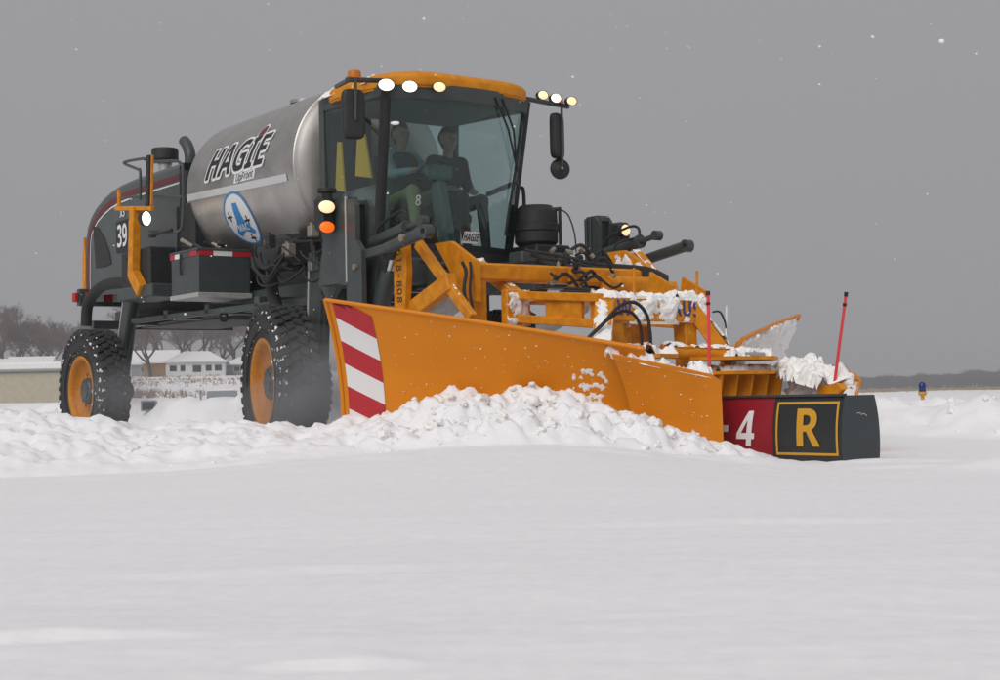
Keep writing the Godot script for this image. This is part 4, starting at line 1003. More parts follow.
func build_cab(T: Node3D) -> void:
	var mb := MB.new()
	# frame: floor, pillars, header, rear wall
	mb.bx(Vector3(0.4, 2.02, 0), Vector3(1.2, 0.12, 1.66), 0.02)
	var floor_poly := []
	for k in 13:
		var a := 1.0 - k / 6.0
		var q := shield(a, 0.0); floor_poly.append(Vector3(q.x + 0.01, 2.03, q.z))
	floor_poly.append(Vector3(0.5, 2.03, -0.80)); floor_poly.append(Vector3(0.5, 2.03, 0.80))
	mb.prism(floor_poly, Vector3(0, 0.13, 0))
	var cab := put(mb, "cab_floor", M.black, T)
	for s in [1.0, -1.0]:
		mb = MB.new()
		var pts := []
		for k in 7: pts.append(shield(1.0 * s, k / 6.0) + Vector3(-0.03, 0, 0))
		mb.tube(pts, 0.055 if s > 0 else 0.045, 12)
		put(mb, "front_pillar", M.black, T)
		mb = MB.new(); mb.beam(Vector3(-0.14, 2.05, 0.81 * s), Vector3(-0.10, 3.78, 0.84 * s), 0.07, 0.09, 0.015, Vector3(1, 0, 0)); put(mb, "rear_pillar", M.grey, T)
		mb = MB.new(); mb.beam(Vector3(-0.1, 3.72, 0.84 * s), Vector3(1.22, 3.66, 0.86 * s), 0.06, 0.14, 0.015); put(mb, "top_rail", M.grey, T)
		mb = MB.new(); mb.beam(Vector3(-0.1, 2.13, 0.805 * s), Vector3(0.9, 2.13, 0.805 * s), 0.06, 0.10, 0.015); put(mb, "door_sill", M.grey, T)
		# side glass
		mb = MB.new(); mb.sheet(func(u, w): return Vector3(lerpf(-0.10, lerpf(0.88, 1.18, w), u), lerpf(2.18, 3.66, w), lerpf(0.808, 0.848, w) * s), 4, 4, 0.0, Vector3(0, 0, s)); put(mb, "side_window", M.pane, T)
	# windshield
	mb = MB.new(); mb.sheet(func(u, w): return shield(u * 2.0 - 1.0, w), 28, 8, 0.007, Vector3(1, 0, 0)); put(mb, "windshield", M.glass, T)
	mb = MB.new(); mb.sheet(func(u, w): return shield(u * 2.0 - 1.0, 0.915 + w * 0.085, 0.012), 28, 2, 0.03, Vector3(1, 0, 0)); put(mb, "header_band", M.grey, T)
	mb = MB.new(); mb.sheet(func(u, w): return shield(u * 2.0 - 1.0, 0.0 + w * 0.035, 0.008), 28, 1, 0.02, Vector3(1, 0, 0)); put(mb, "seal", M.black, T)
	# rear wall: lower panel and rear window
	mb = MB.new(); mb.bx(Vector3(-0.13, 2.55, 0), Vector3(0.04, 0.95, 1.54), 0.01); mb.bx(Vector3(-0.13, 3.36, 0.51), Vector3(0.04, 0.66, 0.54), 0.01); put(mb, "rear_panel", M.seat, T)
	mb = MB.new(); mb.quad(Vector3(-0.125, 3.03, -0.78), Vector3(-0.125, 3.03, 0.24), Vector3(-0.125, 3.68, 0.24), Vector3(-0.125, 3.68, -0.78), Vector3(-1, 0, 0)); put(mb, "rear_window", M.pane, T)
	# roof: rounded slab with a bowed front
	var edge := func(a: float, r: float) -> Vector2:   # outline at angle a (0 ahead), shrunk towards the middle by r
		var c := cos(a); var s := sin(a)
		var ex := 0.42; var rx := 1.03 if c > 0 else 0.58
		var x := signf(c) * pow(absf(c), ex + 0.30) * rx; var z := signf(s) * pow(absf(s), ex) * 0.94
		return Vector2(0.46 + x * r, z * r)
	var rp := [[0.98, 3.70], [1.0, 3.712], [1.005, 3.79], [0.985, 3.825], [0.94, 3.85], [0.8, 3.885], [0.55, 3.91], [0.25, 3.925], [0.0, 3.93]]
	mb = MB.new()
	mb.sheet(func(u, w):
		var k: float = w * (rp.size() - 1); var i := mini(int(k), rp.size() - 2); var f: float = k - i
		var q: Vector2 = edge.call(u * TAU, lerpf(rp[i][0], rp[i + 1][0], f))
		return Vector3(q.x, lerpf(rp[i][1], rp[i + 1][1], f) - 0.02 * (q.x - 0.46), q.y), 64, 24, 0.0, Vector3(0.46, 3.55, 0), true)
	var fixed := mb
	var under := []
	for k in 40:
		var q: Vector2 = edge.call(TAU * k / 40.0, 0.985); under.append(Vector3(q.x, 3.695 - 0.02 * (q.x - 0.46), q.y))
	mb.prism(under, Vector3(0, 0.015, 0))
	var roof := put(fixed, "roof", M.orange, T)
	mb = MB.new()
	var nz := FastNoiseLite.new(); nz.seed = 2
	cap(roof, func(u, w): return Vector3(lerpf(-0.05, 0.95, u), lerpf(3.86, 3.765, w), lerpf(0.84, 0.946, w)), 44, 8, Vector3(0, 0.6, 0.8), 0.018, 61, 0.5)
	mb = MB.new(); mb.bx(Vector3(0.45, 3.66, 0), Vector3(1.1, 0.06, 1.6), 0.02); put(mb, "headliner", M.liner, T)
	# light bars, mirrors
	for s in [1.0, -1.0]:
		mb = MB.new()
		mb.beam(Vector3(1.12, 3.76, 0.84 * s), Vector3(1.30, 3.68, 1.36 * s), 0.05, 0.045, 0.008); var lb := put(mb, "light_bar", M.grey, T)
		if s > 0:
			mb = MB.new(); mb.beam(Vector3(0.55, 3.78, 1.05), Vector3(1.28, 3.70, 1.30), 0.035, 0.04, 0.006); put(mb, "bar_brace", M.grey, lb)
		for q in ([[1.22, 3.67, 0.93, M.lamp, 0.078], [1.37, 3.645, 0.755, M.lamp, 0.074]] if s > 0 else [[1.30, 3.745, 0.93, M.lamp_dim, 0.062], [1.30, 3.73, 1.10, M.lamp, 0.062], [1.34, 3.71, 1.28, M.lamp_dim, 0.062]]):
			lamp(lb, Vector3(q[0] + 0.10, q[1], q[2] * s), Vector3(1, -0.06, 0.42 * s if s > 0 else 0.12), q[4], q[3], "work_lamp", 0.5 if q[3] == M.lamp else 0.25)
		mb = MB.new(); mb.lathe(Vector3(1.24, 3.71, 1.24 * s), Vector3.UP, [[0.0, 0.0], [0.075, 0.0], [0.075, 0.02], [0.068, 0.025], [0.066, 0.065], [0.055, 0.08], [0.0, 0.085]], 18)
		put(mb, "beacon", M.amber_off, lb)
		mb = MB.new(); mb.tube([Vector3(1.30, 3.70, 1.26 * s), Vector3(1.29, 3.4, 1.26 * s), Vector3(1.29, 3.05 if s < 0 else 3.3, 1.26 * s)], 0.014, 8)
		var rod := put(mb, "mirror_rod", M.grey, lb)
		# a mirror head faces back: its black shell faces the camera
		mb = MB.new()
		var mc := Vector3(1.22, 3.37, 1.25 * s)
		var bs := Basis(Vector3.UP, (-0.25 if s > 0 else 0.55))
		mb.sheet(func(u, w):
			var th: float = (w - 0.5) * PI; var ph: float = u * TAU
			var ct: float = pow(absf(cos(th)), 0.35); var st: float = signf(sin(th)) * pow(absf(sin(th)), 0.30)
			var q := Vector3(signf(cos(ph)) * pow(absf(cos(ph)), 0.7) * ct * 0.055, st * 0.24, signf(sin(ph)) * pow(absf(sin(ph)), 0.35) * ct * 0.115)
			return mc + bs * q, 32, 24, 0.0, mc, true)
		put(mb, "mirror", M.black, lb)
		if s < 0:
			mb = MB.new(); mb.lathe(Vector3(1.27, 3.02, -1.26), Vector3(1, 0, 0.35), [[0.0, 0.0], [0.02, 0.0], [0.05, -0.012], [0.105, -0.035], [0.112, -0.045], [0.0, -0.05]], 24); put(mb, "spot_mirror", M.black, lb)
			mb = MB.new(); mb.blob(Vector3(1.285, 3.02, -1.26), Vector3(0.02, 0.022, 0.02), 0.2, 3.0, nz); put(mb, "mirror_clamp", M.brass, lb)
	lamp(T, Vector3(1.56, 3.655, 0.47), Vector3(1, -0.06, 0.3), 0.066, M.lamp_dim, "work_lamp", 0.25)
	# wipers and rail
	mb = MB.new()
	mb.tube([shield(-0.30, 0.96, 0.02), shield(-0.55, 0.78, 0.05), shield(-0.84, 0.55, 0.05)], 0.011, 6)
	mb.tube([shield(-0.42, 0.96, 0.02), shield(-0.66, 0.78, 0.05), shield(-0.86, 0.53, 0.05)], 0.011, 6)
	mb.tube([shield(-0.86, 0.86, 0.025), shield(-0.84, 0.56, 0.03), shield(-0.80, 0.30, 0.025), shield(-0.78, 0.12, 0.025)], 0.016, 6); put(mb, "wiper", M.black, T)
	mb = MB.new(); mb.tube([lz(362, 118, 0.86), lz(370, 127, 0.87), lz(381, 136, 0.86)], 0.014, 6); put(mb, "side_wiper", M.black, T)
	hose(T, [Vector3(0.95, 2.1, -0.98), Vector3(0.97, 2.75, -0.98), Vector3(0.93, 2.84, -0.95), Vector3(0.86, 2.86, -0.88)], 0.02, M.black, "handrail")
	mb = MB.new(); mb.tube([Vector3(0.55, 4.0, 0.1), Vector3(0.57, 4.45, 0.1), Vector3(0.60, 5.0, 0.1)], 0.0012, 5, 0.0007); put(mb, "antenna", M.alu, T)
	# sticker and decal on the glass
	var sp := shield(-0.13, 0.085, 0.012)
	mb = MB.new(); mb.sheet(func(u, w): return shield(-0.13 - (u - 0.5) * 0.25 - w * 0.03, 0.085 + (w - 0.5) * 0.075, 0.008), 6, 2, 0.0, Vector3(1, 0, 0)); var stk := put(mb, "sticker", M.white, T)
	letters("HAGIE", 0.08, "Droid Sans", 800, func(x, y): return shield(-0.145 - x * 1.0 / 0.85, 0.085 + y / 1.6, 0.013), "sticker_letters", M.ink, stk, 0.3, 0.62)
	letters("8", 0.10, "Droid Sans", 400, func(x, y): return shield(0.62 - x / 0.85, 0.30 + y / 1.6, 0.008), "glass_mark", M.offwhite, T, 0.0, 0.8)
	# inside: seats, column, wheel, console, strap
	for z in [0.06, -0.5]:
		mb = MB.new(); mb.bx(Vector3(0.12, 2.55, z), Vector3(0.5, 0.12, 0.46), 0.05); var seat := put(mb, "seat", M.seat, T)
		mb = MB.new(); mb.box(Transform3D(Basis(Vector3(0, 0, 1), 0.14), Vector3(-0.07, 2.9, z)), Vector3(0.10, 0.66 if z > 0 else 0.5, 0.44), 0.04); put(mb, "backrest", M.seat, seat)
		mb = MB.new(); mb.bx(Vector3(0.12, 2.3, z), Vector3(0.3, 0.44, 0.3), 0.03); put(mb, "pedestal", M.black, seat)
	mb = MB.new(); mb.beam(Vector3(0.98, 2.1, 0.0), Vector3(0.80, 2.85, 0.0), 0.13, 0.16, 0.03, Vector3(1, 0, 0)); var colm := put(mb, "steering_column", M.dash, T)
	var ax := Vector3(-0.55, 0.83, 0.0).normalized(); var cc := Vector3(0.76, 2.93, 0.03)
	mb = MB.new()
	var ring := []
	var e1 := ax.cross(Vector3(0, 0, 1)).normalized(); var e2 := Vector3(0, 0, 1)
	for k in 29: ring.append(cc + (e1 * cos(TAU * k / 28) + e2 * sin(TAU * k / 28)) * 0.21)
	mb.tube(ring, 0.016, 8)
	for k in 3: mb.tube([cc - ax * 0.02, cc + (e1 * cos(TAU * k / 3) + e2 * sin(TAU * k / 3)) * 0.21], 0.013, 6)
	mb.cyl(cc - ax * 0.05, cc + ax * 0.01, 0.05, 0.045, 14); put(mb, "steering_wheel", M.black, colm)
	mb = MB.new(); mb.bx(cc + Vector3(0.10, 0.02, -0.02), Vector3(0.10, 0.16, 0.26), 0.03); put(mb, "dash_display", M.dash, colm)
	mb = MB.new(); mb.bx(Vector3(0.2, 2.55, 0.52), Vector3(0.7, 0.55, 0.22), 0.05); put(mb, "console", M.dash, T)
	mb = MB.new(); mb.beam(Vector3(0.55, 2.80, -0.80), Vector3(1.12, 2.86, -0.78), 0.05, 0.05, 0.01); put(mb, "door_bar", M.grey, T)
	for q in [[338, 345, 142, 192], [358, 372, 134, 178]]:
		mb = MB.new(); mb.prism([lz(q[0], q[2], 0.76), lz(q[0] + (q[1] - q[0]) * 0.5, q[2], 0.76), lz(q[1], q[3], 0.76), lz(q[0] - 2, q[3] - 2, 0.76)], Vector3(0, 0, 0.02)); put(mb, "yellow_strap", M.vest, T)

# ---------- the plow ----------
# front face of a moldboard: t along from tail (0) to nose (1), w from foot (0) to top (1); s = 1 on the truck's right
func wing(t: float, w: float, s: float, out := 0.0) -> Vector3:
	var a := Vector3(3.27, 0, 2.58) if s > 0 else Vector3(2.97, 0, -2.62)
	var b := Vector3(5.2, 0, 1.035) if s > 0 else Vector3(3.95, 0, -0.85)
	var d := (b - a).normalized(); var n := Vector3(d.z * -s, 0, d.x * s)
	var cur := 0.26 * pow(maxf(w - 0.35, 0.0) / 0.65, 2.0) + 0.10 * pow(maxf(0.35 - w, 0.0) / 0.35, 2.0)
	var p := a.lerp(b, t) + n * (cur + out) - d * (0.04 * pow(w, 1.8) * (1.0 - t))
	p.y = lerpf(0.03, lerpf(1.40, 0.945, t) if s > 0 else lerpf(1.375, 1.08, t), w) + 0.012 * sin(t * PI)
	return p
func wing_ext(t: float, w: float, s: float, out := 0.0) -> Vector3:
	var a := Vector3(5.13, 0, 1.13) if s > 0 else Vector3(4.40, 0, -1.26)
	var b := Vector3(5.62, 0, 0.70 * s)
	var d := (b - a).normalized(); var n := Vector3(d.z * -s, 0, d.x * s)
	var cur := 0.22 * pow(maxf(w - 0.3, 0.0) / 0.7, 2.0) + 0.07 * pow(maxf(0.3 - w, 0.0) / 0.3, 2.0)
	var p := a.lerp(b, t) + n * (cur * lerpf(1.0, 0.35, t) + 0.03 + out) - d * (0.13 * pow(w, 2.2) * (1.0 - t))
	var top := lerpf(0.90, 0.725, t) - 0.045 * smoothstep(0.9, 1.0, t)
	p.y = lerpf(0.03, top, w)
	return p
func build_plow() -> void:
	OFF = Vector3(4.2, 0, 0)
	var T := thing("snow_plow", "wide orange V-shaped snow plow caked with snow on the truck's front", "plow")
	T.transform = MT * Transform3D(Basis(), OFF)
	var mb: MB
	var rg := RandomNumberGenerator.new(); rg.seed = 5
	var nz := FastNoiseLite.new(); nz.seed = 9; nz.frequency = 1.0
	for s in [1.0, -1.0]:
		var out := Vector3(0.63, 0, 0.78 * s)
		mb = MB.new(); mb.sheet(func(u, w): return wing(u, w, s), 20, 14, 0.022, out)
		var lip := []
		for k in 21: lip.append(wing(k / 20.0, 1.0, s, 0.0) + Vector3(0, -0.004, 0))
		mb.tube(lip, 0.017, 8)
		var mo := put(mb, "moldboard", M.blade, T)
		mb = MB.new()
		var el := []
		for k in 13: el.append(wing(0.0, k / 12.0, s, 0.0))
		mb.tube(el, 0.018, 8); put(mb, "end_rim", M.blade, mo)
		mb = MB.new(); mb.sheet(func(u, w): return wing_ext(u, w, s), 12, 12, 0.022, out)
		var ex := put(mb, "nose_board", M.blade, T)
		mb = MB.new(); mb.beam(wing(0.0, 0.0, s) + Vector3(0, 0.04, 0) + out * 0.02, wing(1.0, 0.0, s) + Vector3(0, 0.04, 0) + out * 0.02, 0.03, 0.12, 0.004); put(mb, "cutting_edge", M.black, T)
		# red and white bands near the tail end
		for k in 9:
			var y0 := 1.035 - k * 0.132
			mb = MB.new()
			mb.sheet(func(u, w):
				var tt: float = lerpf(0.022, 0.145, u)
				return wing(tt, clampf(y0 - w * 0.132 - u * 0.10, 0.02, 0.985), s, 0.006), 5, 5, 0.0, out)
			put(mb, "warning_band", M.red if k % 2 == 0 else M.white, mo)
		# ribs and flanges behind
		for k in 7:
			var t := 0.08 + k * 0.145
			var poly := []
			for j in 8: poly.append(wing(t, 0.06 + j * 0.125, s, -0.024))
			var inn := -out * (0.17 + 0.02 * (k % 2))
			poly.append(wing(t, 0.935, s, -0.024) + inn * 0.5); poly.append(wing(t, 0.45, s, -0.02) + inn); poly.append(wing(t, 0.10, s, -0.02) + inn)
			var along_d := (wing(1, 0, s) - wing(0, 0, s)).normalized()
			mb = MB.new(); mb.prism(poly, along_d * 0.02); put(mb, "rib", M.orange, mo)
		for yy in [0.5, 0.12]:
			mb = MB.new(); mb.beam(wing(0.04, yy, s) - out * 0.15, wing(0.97, yy, s) - out * 0.15, 0.10, 0.10); put(mb, "back_tube", M.orange, mo)
		# hinge plates at the break, two tiers, with lying snow
		for q in [[0.90, 0.0, 0.07], [0.775, 0.03, 0.05]]:
			var y: float = q[0]
			var pl := [Vector3(4.30, y, 1.36 * s), Vector3(4.90, y, 1.14 * s), Vector3(5.12, y, 0.86 * s), Vector3(5.04, y, 0.60 * s), Vector3(4.36, y, 0.50 * s)]
			if s < 0: pl = [Vector3(4.0, y, -1.42), Vector3(4.38, y, -1.20), Vector3(4.56, y, -0.96), Vector3(4.52, y, -0.5), Vector3(4.30, y, -0.22), Vector3(4.02, y, -0.4)]
			mb = MB.new(); mb.prism(pl, Vector3(0, 0.03, 0)); var hp := put(mb, "hinge_plate", M.orange, T)
			var p0: Vector3 = pl[0]; var p1: Vector3 = pl[1]; var p3: Vector3 = pl[3]; var p4: Vector3 = pl[-1]
			cap(hp, func(u, w): return p0.lerp(p4, u).lerp(p1.lerp(p3, u), w) + Vector3(0, 0.015, 0), 44, 34, Vector3.UP, q[2] * 1.3, 70 + int(y * 10.0))
		for k in 6:   # gussets between and below the hinge plates
			var f := 0.04 + k * 0.185
			var p := Vector3(4.46, 0.5, 0.62 * s).lerp(Vector3(4.86, 0.5, 1.10 * s), f) if s > 0 else Vector3(4.36, 0.5, -0.24).lerp(Vector3(4.42, 0.5, -1.16), f)
			mb = MB.new(); mb.prism([p + Vector3(0.08, 0.255, 0), p + Vector3(-0.30, 0.255, -0.10 * s), p + Vector3(-0.30, -0.3, -0.10 * s), p + Vector3(-0.04, -0.34, 0), p + Vector3(0.02, 0.0, 0)], Vector3(0, 0, 0.02)); put(mb, "gusset", M.orange, T)
		mb = MB.new(); mb.beam(Vector3(4.08, 0.5, 0.30 * s), Vector3(4.16, 0.5, 1.22 * s), 0.02, 0.5, 0.004); var wl := put(mb, "back_wall", M.orange, T)
		if s < 0: cap(wl, func(u, w): return Vector3(4.095, lerpf(0.28, 0.74, w), lerpf(-0.32, -1.2, u)), 40, 22, Vector3(1, 0, 0), 0.04, 81, 0.55, "caked_snow", M.cake)
		# snow lying behind the top of the nose board
		cap(ex, func(u, w): return wing_ext(lerpf(-0.08 if s > 0 else 0.0, 0.93, u), 0.99 if w > 0.75 else lerpf(0.86, 0.99, w / 0.75), s) - out * lerpf(0.30, 0.004, w) + Vector3(0, -0.01, 0), 60, 18, Vector3.UP, 0.08, 83, 0.6)
		# stick markers at the nose
		var foot := lz(710, 388, 0.72) if s > 0 else lz(834, 388, -0.74)
		var tip := lz(708, 291, 0.72) if s > 0 else lz(846.5, 292, -0.74)
		mb = MB.new(); mb.cyl(foot, foot.lerp(tip, 0.90), 0.013, 0.012, 10); var st := put(mb, "marker_stick", M.stickred, T)
		mb = MB.new(); mb.cyl(foot.lerp(tip, 0.90), foot.lerp(tip, 0.97), 0.0125, 0.0125, 10); put(mb, "sleeve", M.stickred, st)
		mb = MB.new(); mb.cyl(foot.lerp(tip, 0.955), tip, 0.0165, 0.0165, 10); put(mb, "cap", M.ink, st)
		mb = MB.new(); mb.cyl(foot.lerp(tip, 0.855), foot.lerp(tip, 0.885), 0.016, 0.016, 10); put(mb, "band", M.ink, st)
		mb = MB.new(); mb.bx(foot + Vector3(-0.02, -0.06, 0), Vector3(0.10, 0.12, 0.10), 0.01); put(mb, "stick_bracket", M.orange, st)
	# snow caked on the back of the far wing and of its nose board
	var bk := Vector3(-0.63, 0.25, 0.78)
	cap(T, func(u, w): return wing(lerpf(0.0, 0.97, u), lerpf(0.35, 1.0, w), -1.0, 0.002), 110, 40, Vector3(0.85, 0.1, -0.53), 0.06, 85, 0.62, "caked_snow", M.lump)
	cap(T, func(u, w): return wing_ext(u, lerpf(0.2, 1.0, w), -1.0, -0.024), 70, 34, bk, 0.06, 86, 0.75, "caked_snow", M.cake)
	cap(T, func(u, w): return wing(lerpf(0.76, 0.88, u), lerpf(0.45, 0.80, w), 1.0, 0.002), 44, 34, Vector3(0.63, 0.1, 0.78), 0.010, 97, -0.24, "caked_snow", M.cake, 2.3)
	mb = MB.new()   # specks of wet snow stuck to the blade
	for k in 90:
		var sz := 0.002 + 0.006 * pow(rg.randf(), 2.5)
		mb.blob(wing(rg.randf_range(0.17, 0.99), rg.randf_range(0.3, 0.97), 1.0, 0.001), Vector3(sz, sz * rg.randf_range(0.7, 1.2), sz), 0.4, 60.0, nz, 6, 4)
	for k in 30:
		var sz := 0.002 + 0.005 * pow(rg.randf(), 2.5)
		mb.blob(wing_ext(rg.randf(), rg.randf_range(0.3, 0.97), 1.0, 0.001), Vector3.ONE * sz, 0.4, 60.0, nz, 6, 4)
	tag(put(mb, "snow_specks", M.cake, T), "small specks of wet snow stuck to the blade", "", "", "stuff")
	# bracket tray by the far marker
	mb = MB.new(); mb.prism([lz(822, 386, -0.72), lz(840, 383, -0.72), lz(845, 389, -0.72), lz(840, 396, -0.72), lz(822, 396, -0.72)], Vector3(0.0, 0, 0.09)); put(mb, "corner_bracket", M.orange, T)
	# ---- push frame ----
	for s in [1.0, -1.0]:
		# side plate of the hitch with a sloping brace
		var z: float = 1.36 * s
		mb = MB.new(); mb.prism([Vector3(2.14, 2.03, z), Vector3(2.34, 2.03, z), Vector3(2.36, 1.75, z), Vector3(2.30, 1.3, z), Vector3(2.08, 1.0, z), Vector3(2.14, 1.4, z)], Vector3(0, 0, 0.06)); var sp := put(mb, "hitch_plate", M.orange, T)
		if s > 0:
			letters("618-808", 0.085, "Droid Sans Mono", 700, func(x, y): return Vector3(2.235 + y, 1.72 - x, z + 0.034), "plate_number", M.ink, sp, 0.0, 1.0)
		mb = MB.new(); mb.beam(Vector3(2.42, 2.0, 1.30 * s), Vector3(3.25, 1.28, 1.30 * s), 0.07, 0.09); var hbr := put(mb, "hitch_brace", M.orange, T)
		cap_strip(hbr, Vector3(2.8, 1.72, 1.30 * s), Vector3(3.24, 1.34, 1.30 * s), Vector3(0, 0, 0.07), Vector3(0.6, 0.75, 0), 0.012, 91)
		mb = MB.new(); mb.beam(Vector3(2.16, 1.35, 1.30 * s), Vector3(2.95, 1.62, 1.30 * s), 0.10, 0.16); put(mb, "lower_brace", M.orange, T)
		mb = MB.new(); mb.prism([Vector3(2.30, 2.02, 1.02 * s), Vector3(2.55, 2.02, 1.02 * s), Vector3(2.95, 1.80, 1.02 * s), Vector3(2.95, 1.45, 1.02 * s), Vector3(2.75, 1.5, 1.02 * s)], Vector3(0, 0, 0.05)); put(mb, "inner_plate", M.orange, T)
		mb = MB.new(); mb.beam(Vector3(2.82, 1.78, 0.95 * s), Vector3(2.82, 1.02, 0.95 * s), 0.12, 0.14, 0.008, Vector3(1, 0, 0)); put(mb, "hitch_post", M.orange, T)
		mb = MB.new(); mb.beam(Vector3(2.40, 1.83, 0.62 * s), Vector3(2.95, 1.52, 0.62 * s), 0.12, 0.09); var dg := put(mb, "diagonal", M.orange, T)
		cap_strip(dg, Vector3(2.36, 1.905, 0.62 * s), Vector3(2.93, 1.585, 0.62 * s), Vector3(0, 0, 0.125), Vector3(0.4, 0.9, 0), 0.022, 92)
		mb = MB.new(); mb.bx(Vector3(2.95, 1.40, 0.62 * s), Vector3(0.10, 0.32, 0.26), 0.01); var fp := put(mb, "pivot_block", M.orange, T)
		cap(fp, func(u, w): return Vector3(3.001, lerpf(1.24, 1.56, w), lerpf(0.49, 0.75, u) * s), 24, 26, Vector3(1, 0, 0), 0.03, 93, 0.35, "caked_snow", M.cake)
		for q in [[1.51, 1.42], [1.30, 1.20]]:
			mb = MB.new(); mb.beam(Vector3(3.0, q[0], 0.60 * s), Vector3(4.05, q[1], 0.56 * s), 0.10, 0.075); put(mb, "push_bar", M.orange, T)
		mb = MB.new(); mb.prism([Vector3(3.35, 1.46, 0.58 * s), Vector3(3.85, 1.43, 0.58 * s), Vector3(3.85, 1.24, 0.58 * s), Vector3(3.35, 1.27, 0.58 * s)], Vector3(0, 0, 0.03)); put(mb, "web_plate", M.orange, T)
		# legs from the head down to the boards
		mb = MB.new(); var le := Vector3(4.55, 0.86, 0.98) if s > 0 else Vector3(4.32, 0.90, -0.66)
		mb.beam(Vector3(4.05, 1.36, 0.50 * s), le, 0.16, 0.13); var lgn := put(mb, "head_leg", M.orange, T)
		cap_strip(lgn, Vector3(4.07, 1.415, 0.52 * s), le + Vector3(0.03, 0.08, 0.02 * s), Vector3(0.11, 0, -0.11 * s), Vector3(0.3, 0.9, 0.3 * s), 0.024, 94)
		mb = MB.new(); mb.beam(Vector3(4.02, 1.3, 0.42 * s), Vector3(4.05, 0.62, 0.42 * s), 0.14, 0.16, 0.01, Vector3(1, 0, 0)); put(mb, "head_post", M.orange, T)
		# angle ram from the head to the wing, snow-capped
		var r0 := Vector3(4.12, 0.97, 0.05 * s); var r1 := Vector3(4.36, 0.94, 0.62 * s); var r2 := Vector3(4.5, 0.92, 0.9 * s)
		mb = MB.new(); mb.cyl(r0, r1, 0.062, 0.062, 18); var rm := put(mb, "angle_ram", M.orange, T)
		mb = MB.new(); mb.cyl(r1, r2, 0.028, 0.028, 14); put(mb, "rod", M.chrome, rm)
		cap_strip(rm, r0 + Vector3(0, 0.05, 0), r1 + Vector3(0, 0.05, 0), Vector3(0.12, 0, -0.04 * s), Vector3.UP, 0.04, 95)
	# far hitch crown, snowed over
	cap_strip(T, Vector3(2.40, 2.06, -1.30), Vector3(3.25, 1.325, -1.30), Vector3(0, 0, 0.10), Vector3(0.6, 0.75, 0.2), 0.03, 98, "caked_snow")
	cap(T, func(u, w): return Vector3(lerpf(2.42, 2.93, u), lerpf(1.62, minf(2.0, lerpf(2.07, 1.80, u)), w), -0.99), 34, 26, Vector3(0.1, 0, 1), 0.022, 99, 0.15, "caked_snow", M.cake)
	mb = MB.new(); mb.beam(Vector3(2.82, 1.72, -1.05), Vector3(2.82, 1.72, 1.05), 0.17, 0.16, 0.02); put(mb, "cross_beam", M.orange, T)
	mb = MB.new(); mb.cyl(Vector3(2.95, 1.64, -0.42), Vector3(2.95, 1.64, -1.02), 0.085, 0.085, 20); var ct := put(mb, "pivot_tube", M.orange, T)
	mb = MB.new(); mb.cyl(Vector3(2.95, 1.64, -1.02), Vector3(2.95, 1.64, -1.08), 0.075, 0.06, 20); put(mb, "tube_cap", M.cake, ct)
	mb = MB.new(); mb.cyl(Vector3(3.0, 1.52, -0.02), Vector3(3.0, 1.78, -0.02), 0.062, 0.062, 18); put(mb, "pin_post", M.orange, T)
	mb = MB.new(); mb.bx(Vector3(3.15, 1.45, -0.35), Vector3(0.5, 0.03, 1.7), 0.006); put(mb, "deck_plate", M.orange, T)
	# head box with lettering and a bed of snow
	mb = MB.new(); mb.bx(Vector3(4.02, 1.32, -0.02), Vector3(0.22, 0.20, 1.16), 0.012); var hb := put(mb, "head_box", M.orange, T)
	letters("W", 0.13, "Droid Sans", 800, func(x, y): return Vector3(4.133, 1.335 + y, 0.36 - x), "box_letters", M.navy, hb)
	letters("AUS", 0.13, "Droid Sans", 800, func(x, y): return Vector3(4.133, 1.335 + y, -0.34 - x), "box_letters", M.navy, hb)
	cap(hb, func(u, w): return Vector3(lerpf(3.915, 4.13, w), 1.422, lerpf(0.565, -0.60, u)), 70, 18, Vector3.UP, 0.06, 101, 0.8)
	cap(hb, func(u, w): return Vector3(4.131, lerpf(1.20, 1.44, w), lerpf(0.30, -0.26, u)), 40, 20, Vector3(1, 0, 0), 0.03, 102, 0.6)
	cap(hb, func(u, w): return Vector3(4.131, lerpf(1.22, 1.44, w), lerpf(-0.24, -0.60, u)), 34, 20, Vector3(1, 0, 0), 0.014, 103, -0.2)
	cap(T, func(u, w): return Vector3(lerpf(2.92, 3.39, w), 1.464, lerpf(0.46, -1.17, u)), 70, 24, Vector3.UP, 0.035, 104, 0.6, "deck_snow")
	for q in [[634, 268, 300], [697, 271, 305]]:
		mb = MB.new(); mb.cyl(lx(q[0], q[2], 4.0), lx(q[0], q[1], 4.0), 0.013, 0.013, 8); put(mb, "sight_rod", M.orange, T)
	mb = MB.new(); mb.cyl(lx(726, 350, 4.3), lx(726.5, 306, 4.3), 0.010, 0.008, 8); put(mb, "frosted_rod", M.cake, T)
	for q in [[3.45, 1.62, -0.55], [3.5, 1.58, -0.9], [3.3, 1.6, -0.75]]:
		mb = MB.new(); mb.prism([Vector3(q[0], q[1] + 0.1, q[2]), Vector3(q[0] + 0.3, q[1] - 0.05, q[2]), Vector3(q[0] + 0.3, q[1] - 0.14, q[2]), Vector3(q[0] - 0.05, q[1] - 0.14, q[2])], Vector3(0, 0, 0.03)); put(mb, "lug", M.orange, T)
	# hoses
	var H := func(px: Array, x0: float, x1: float, r: float) -> void:
		var pts := []
		for i in px.size(): pts.append(lx(px[i][0], px[i][1], lerpf(x0, x1, float(i) / (px.size() - 1))))
		hose(T, pts, r)
	for k in 5:
		H.call([[525 + k * 6, 250 + k * 5], [550, 254 + k * 5], [572, 258 + k * 4], [595, 264 + k * 3.0], [625, 266 + k * 1.5], [650, 269 + k * 2.0], [668, 277 + k * 2]], 2.2, 3.1, 0.017)
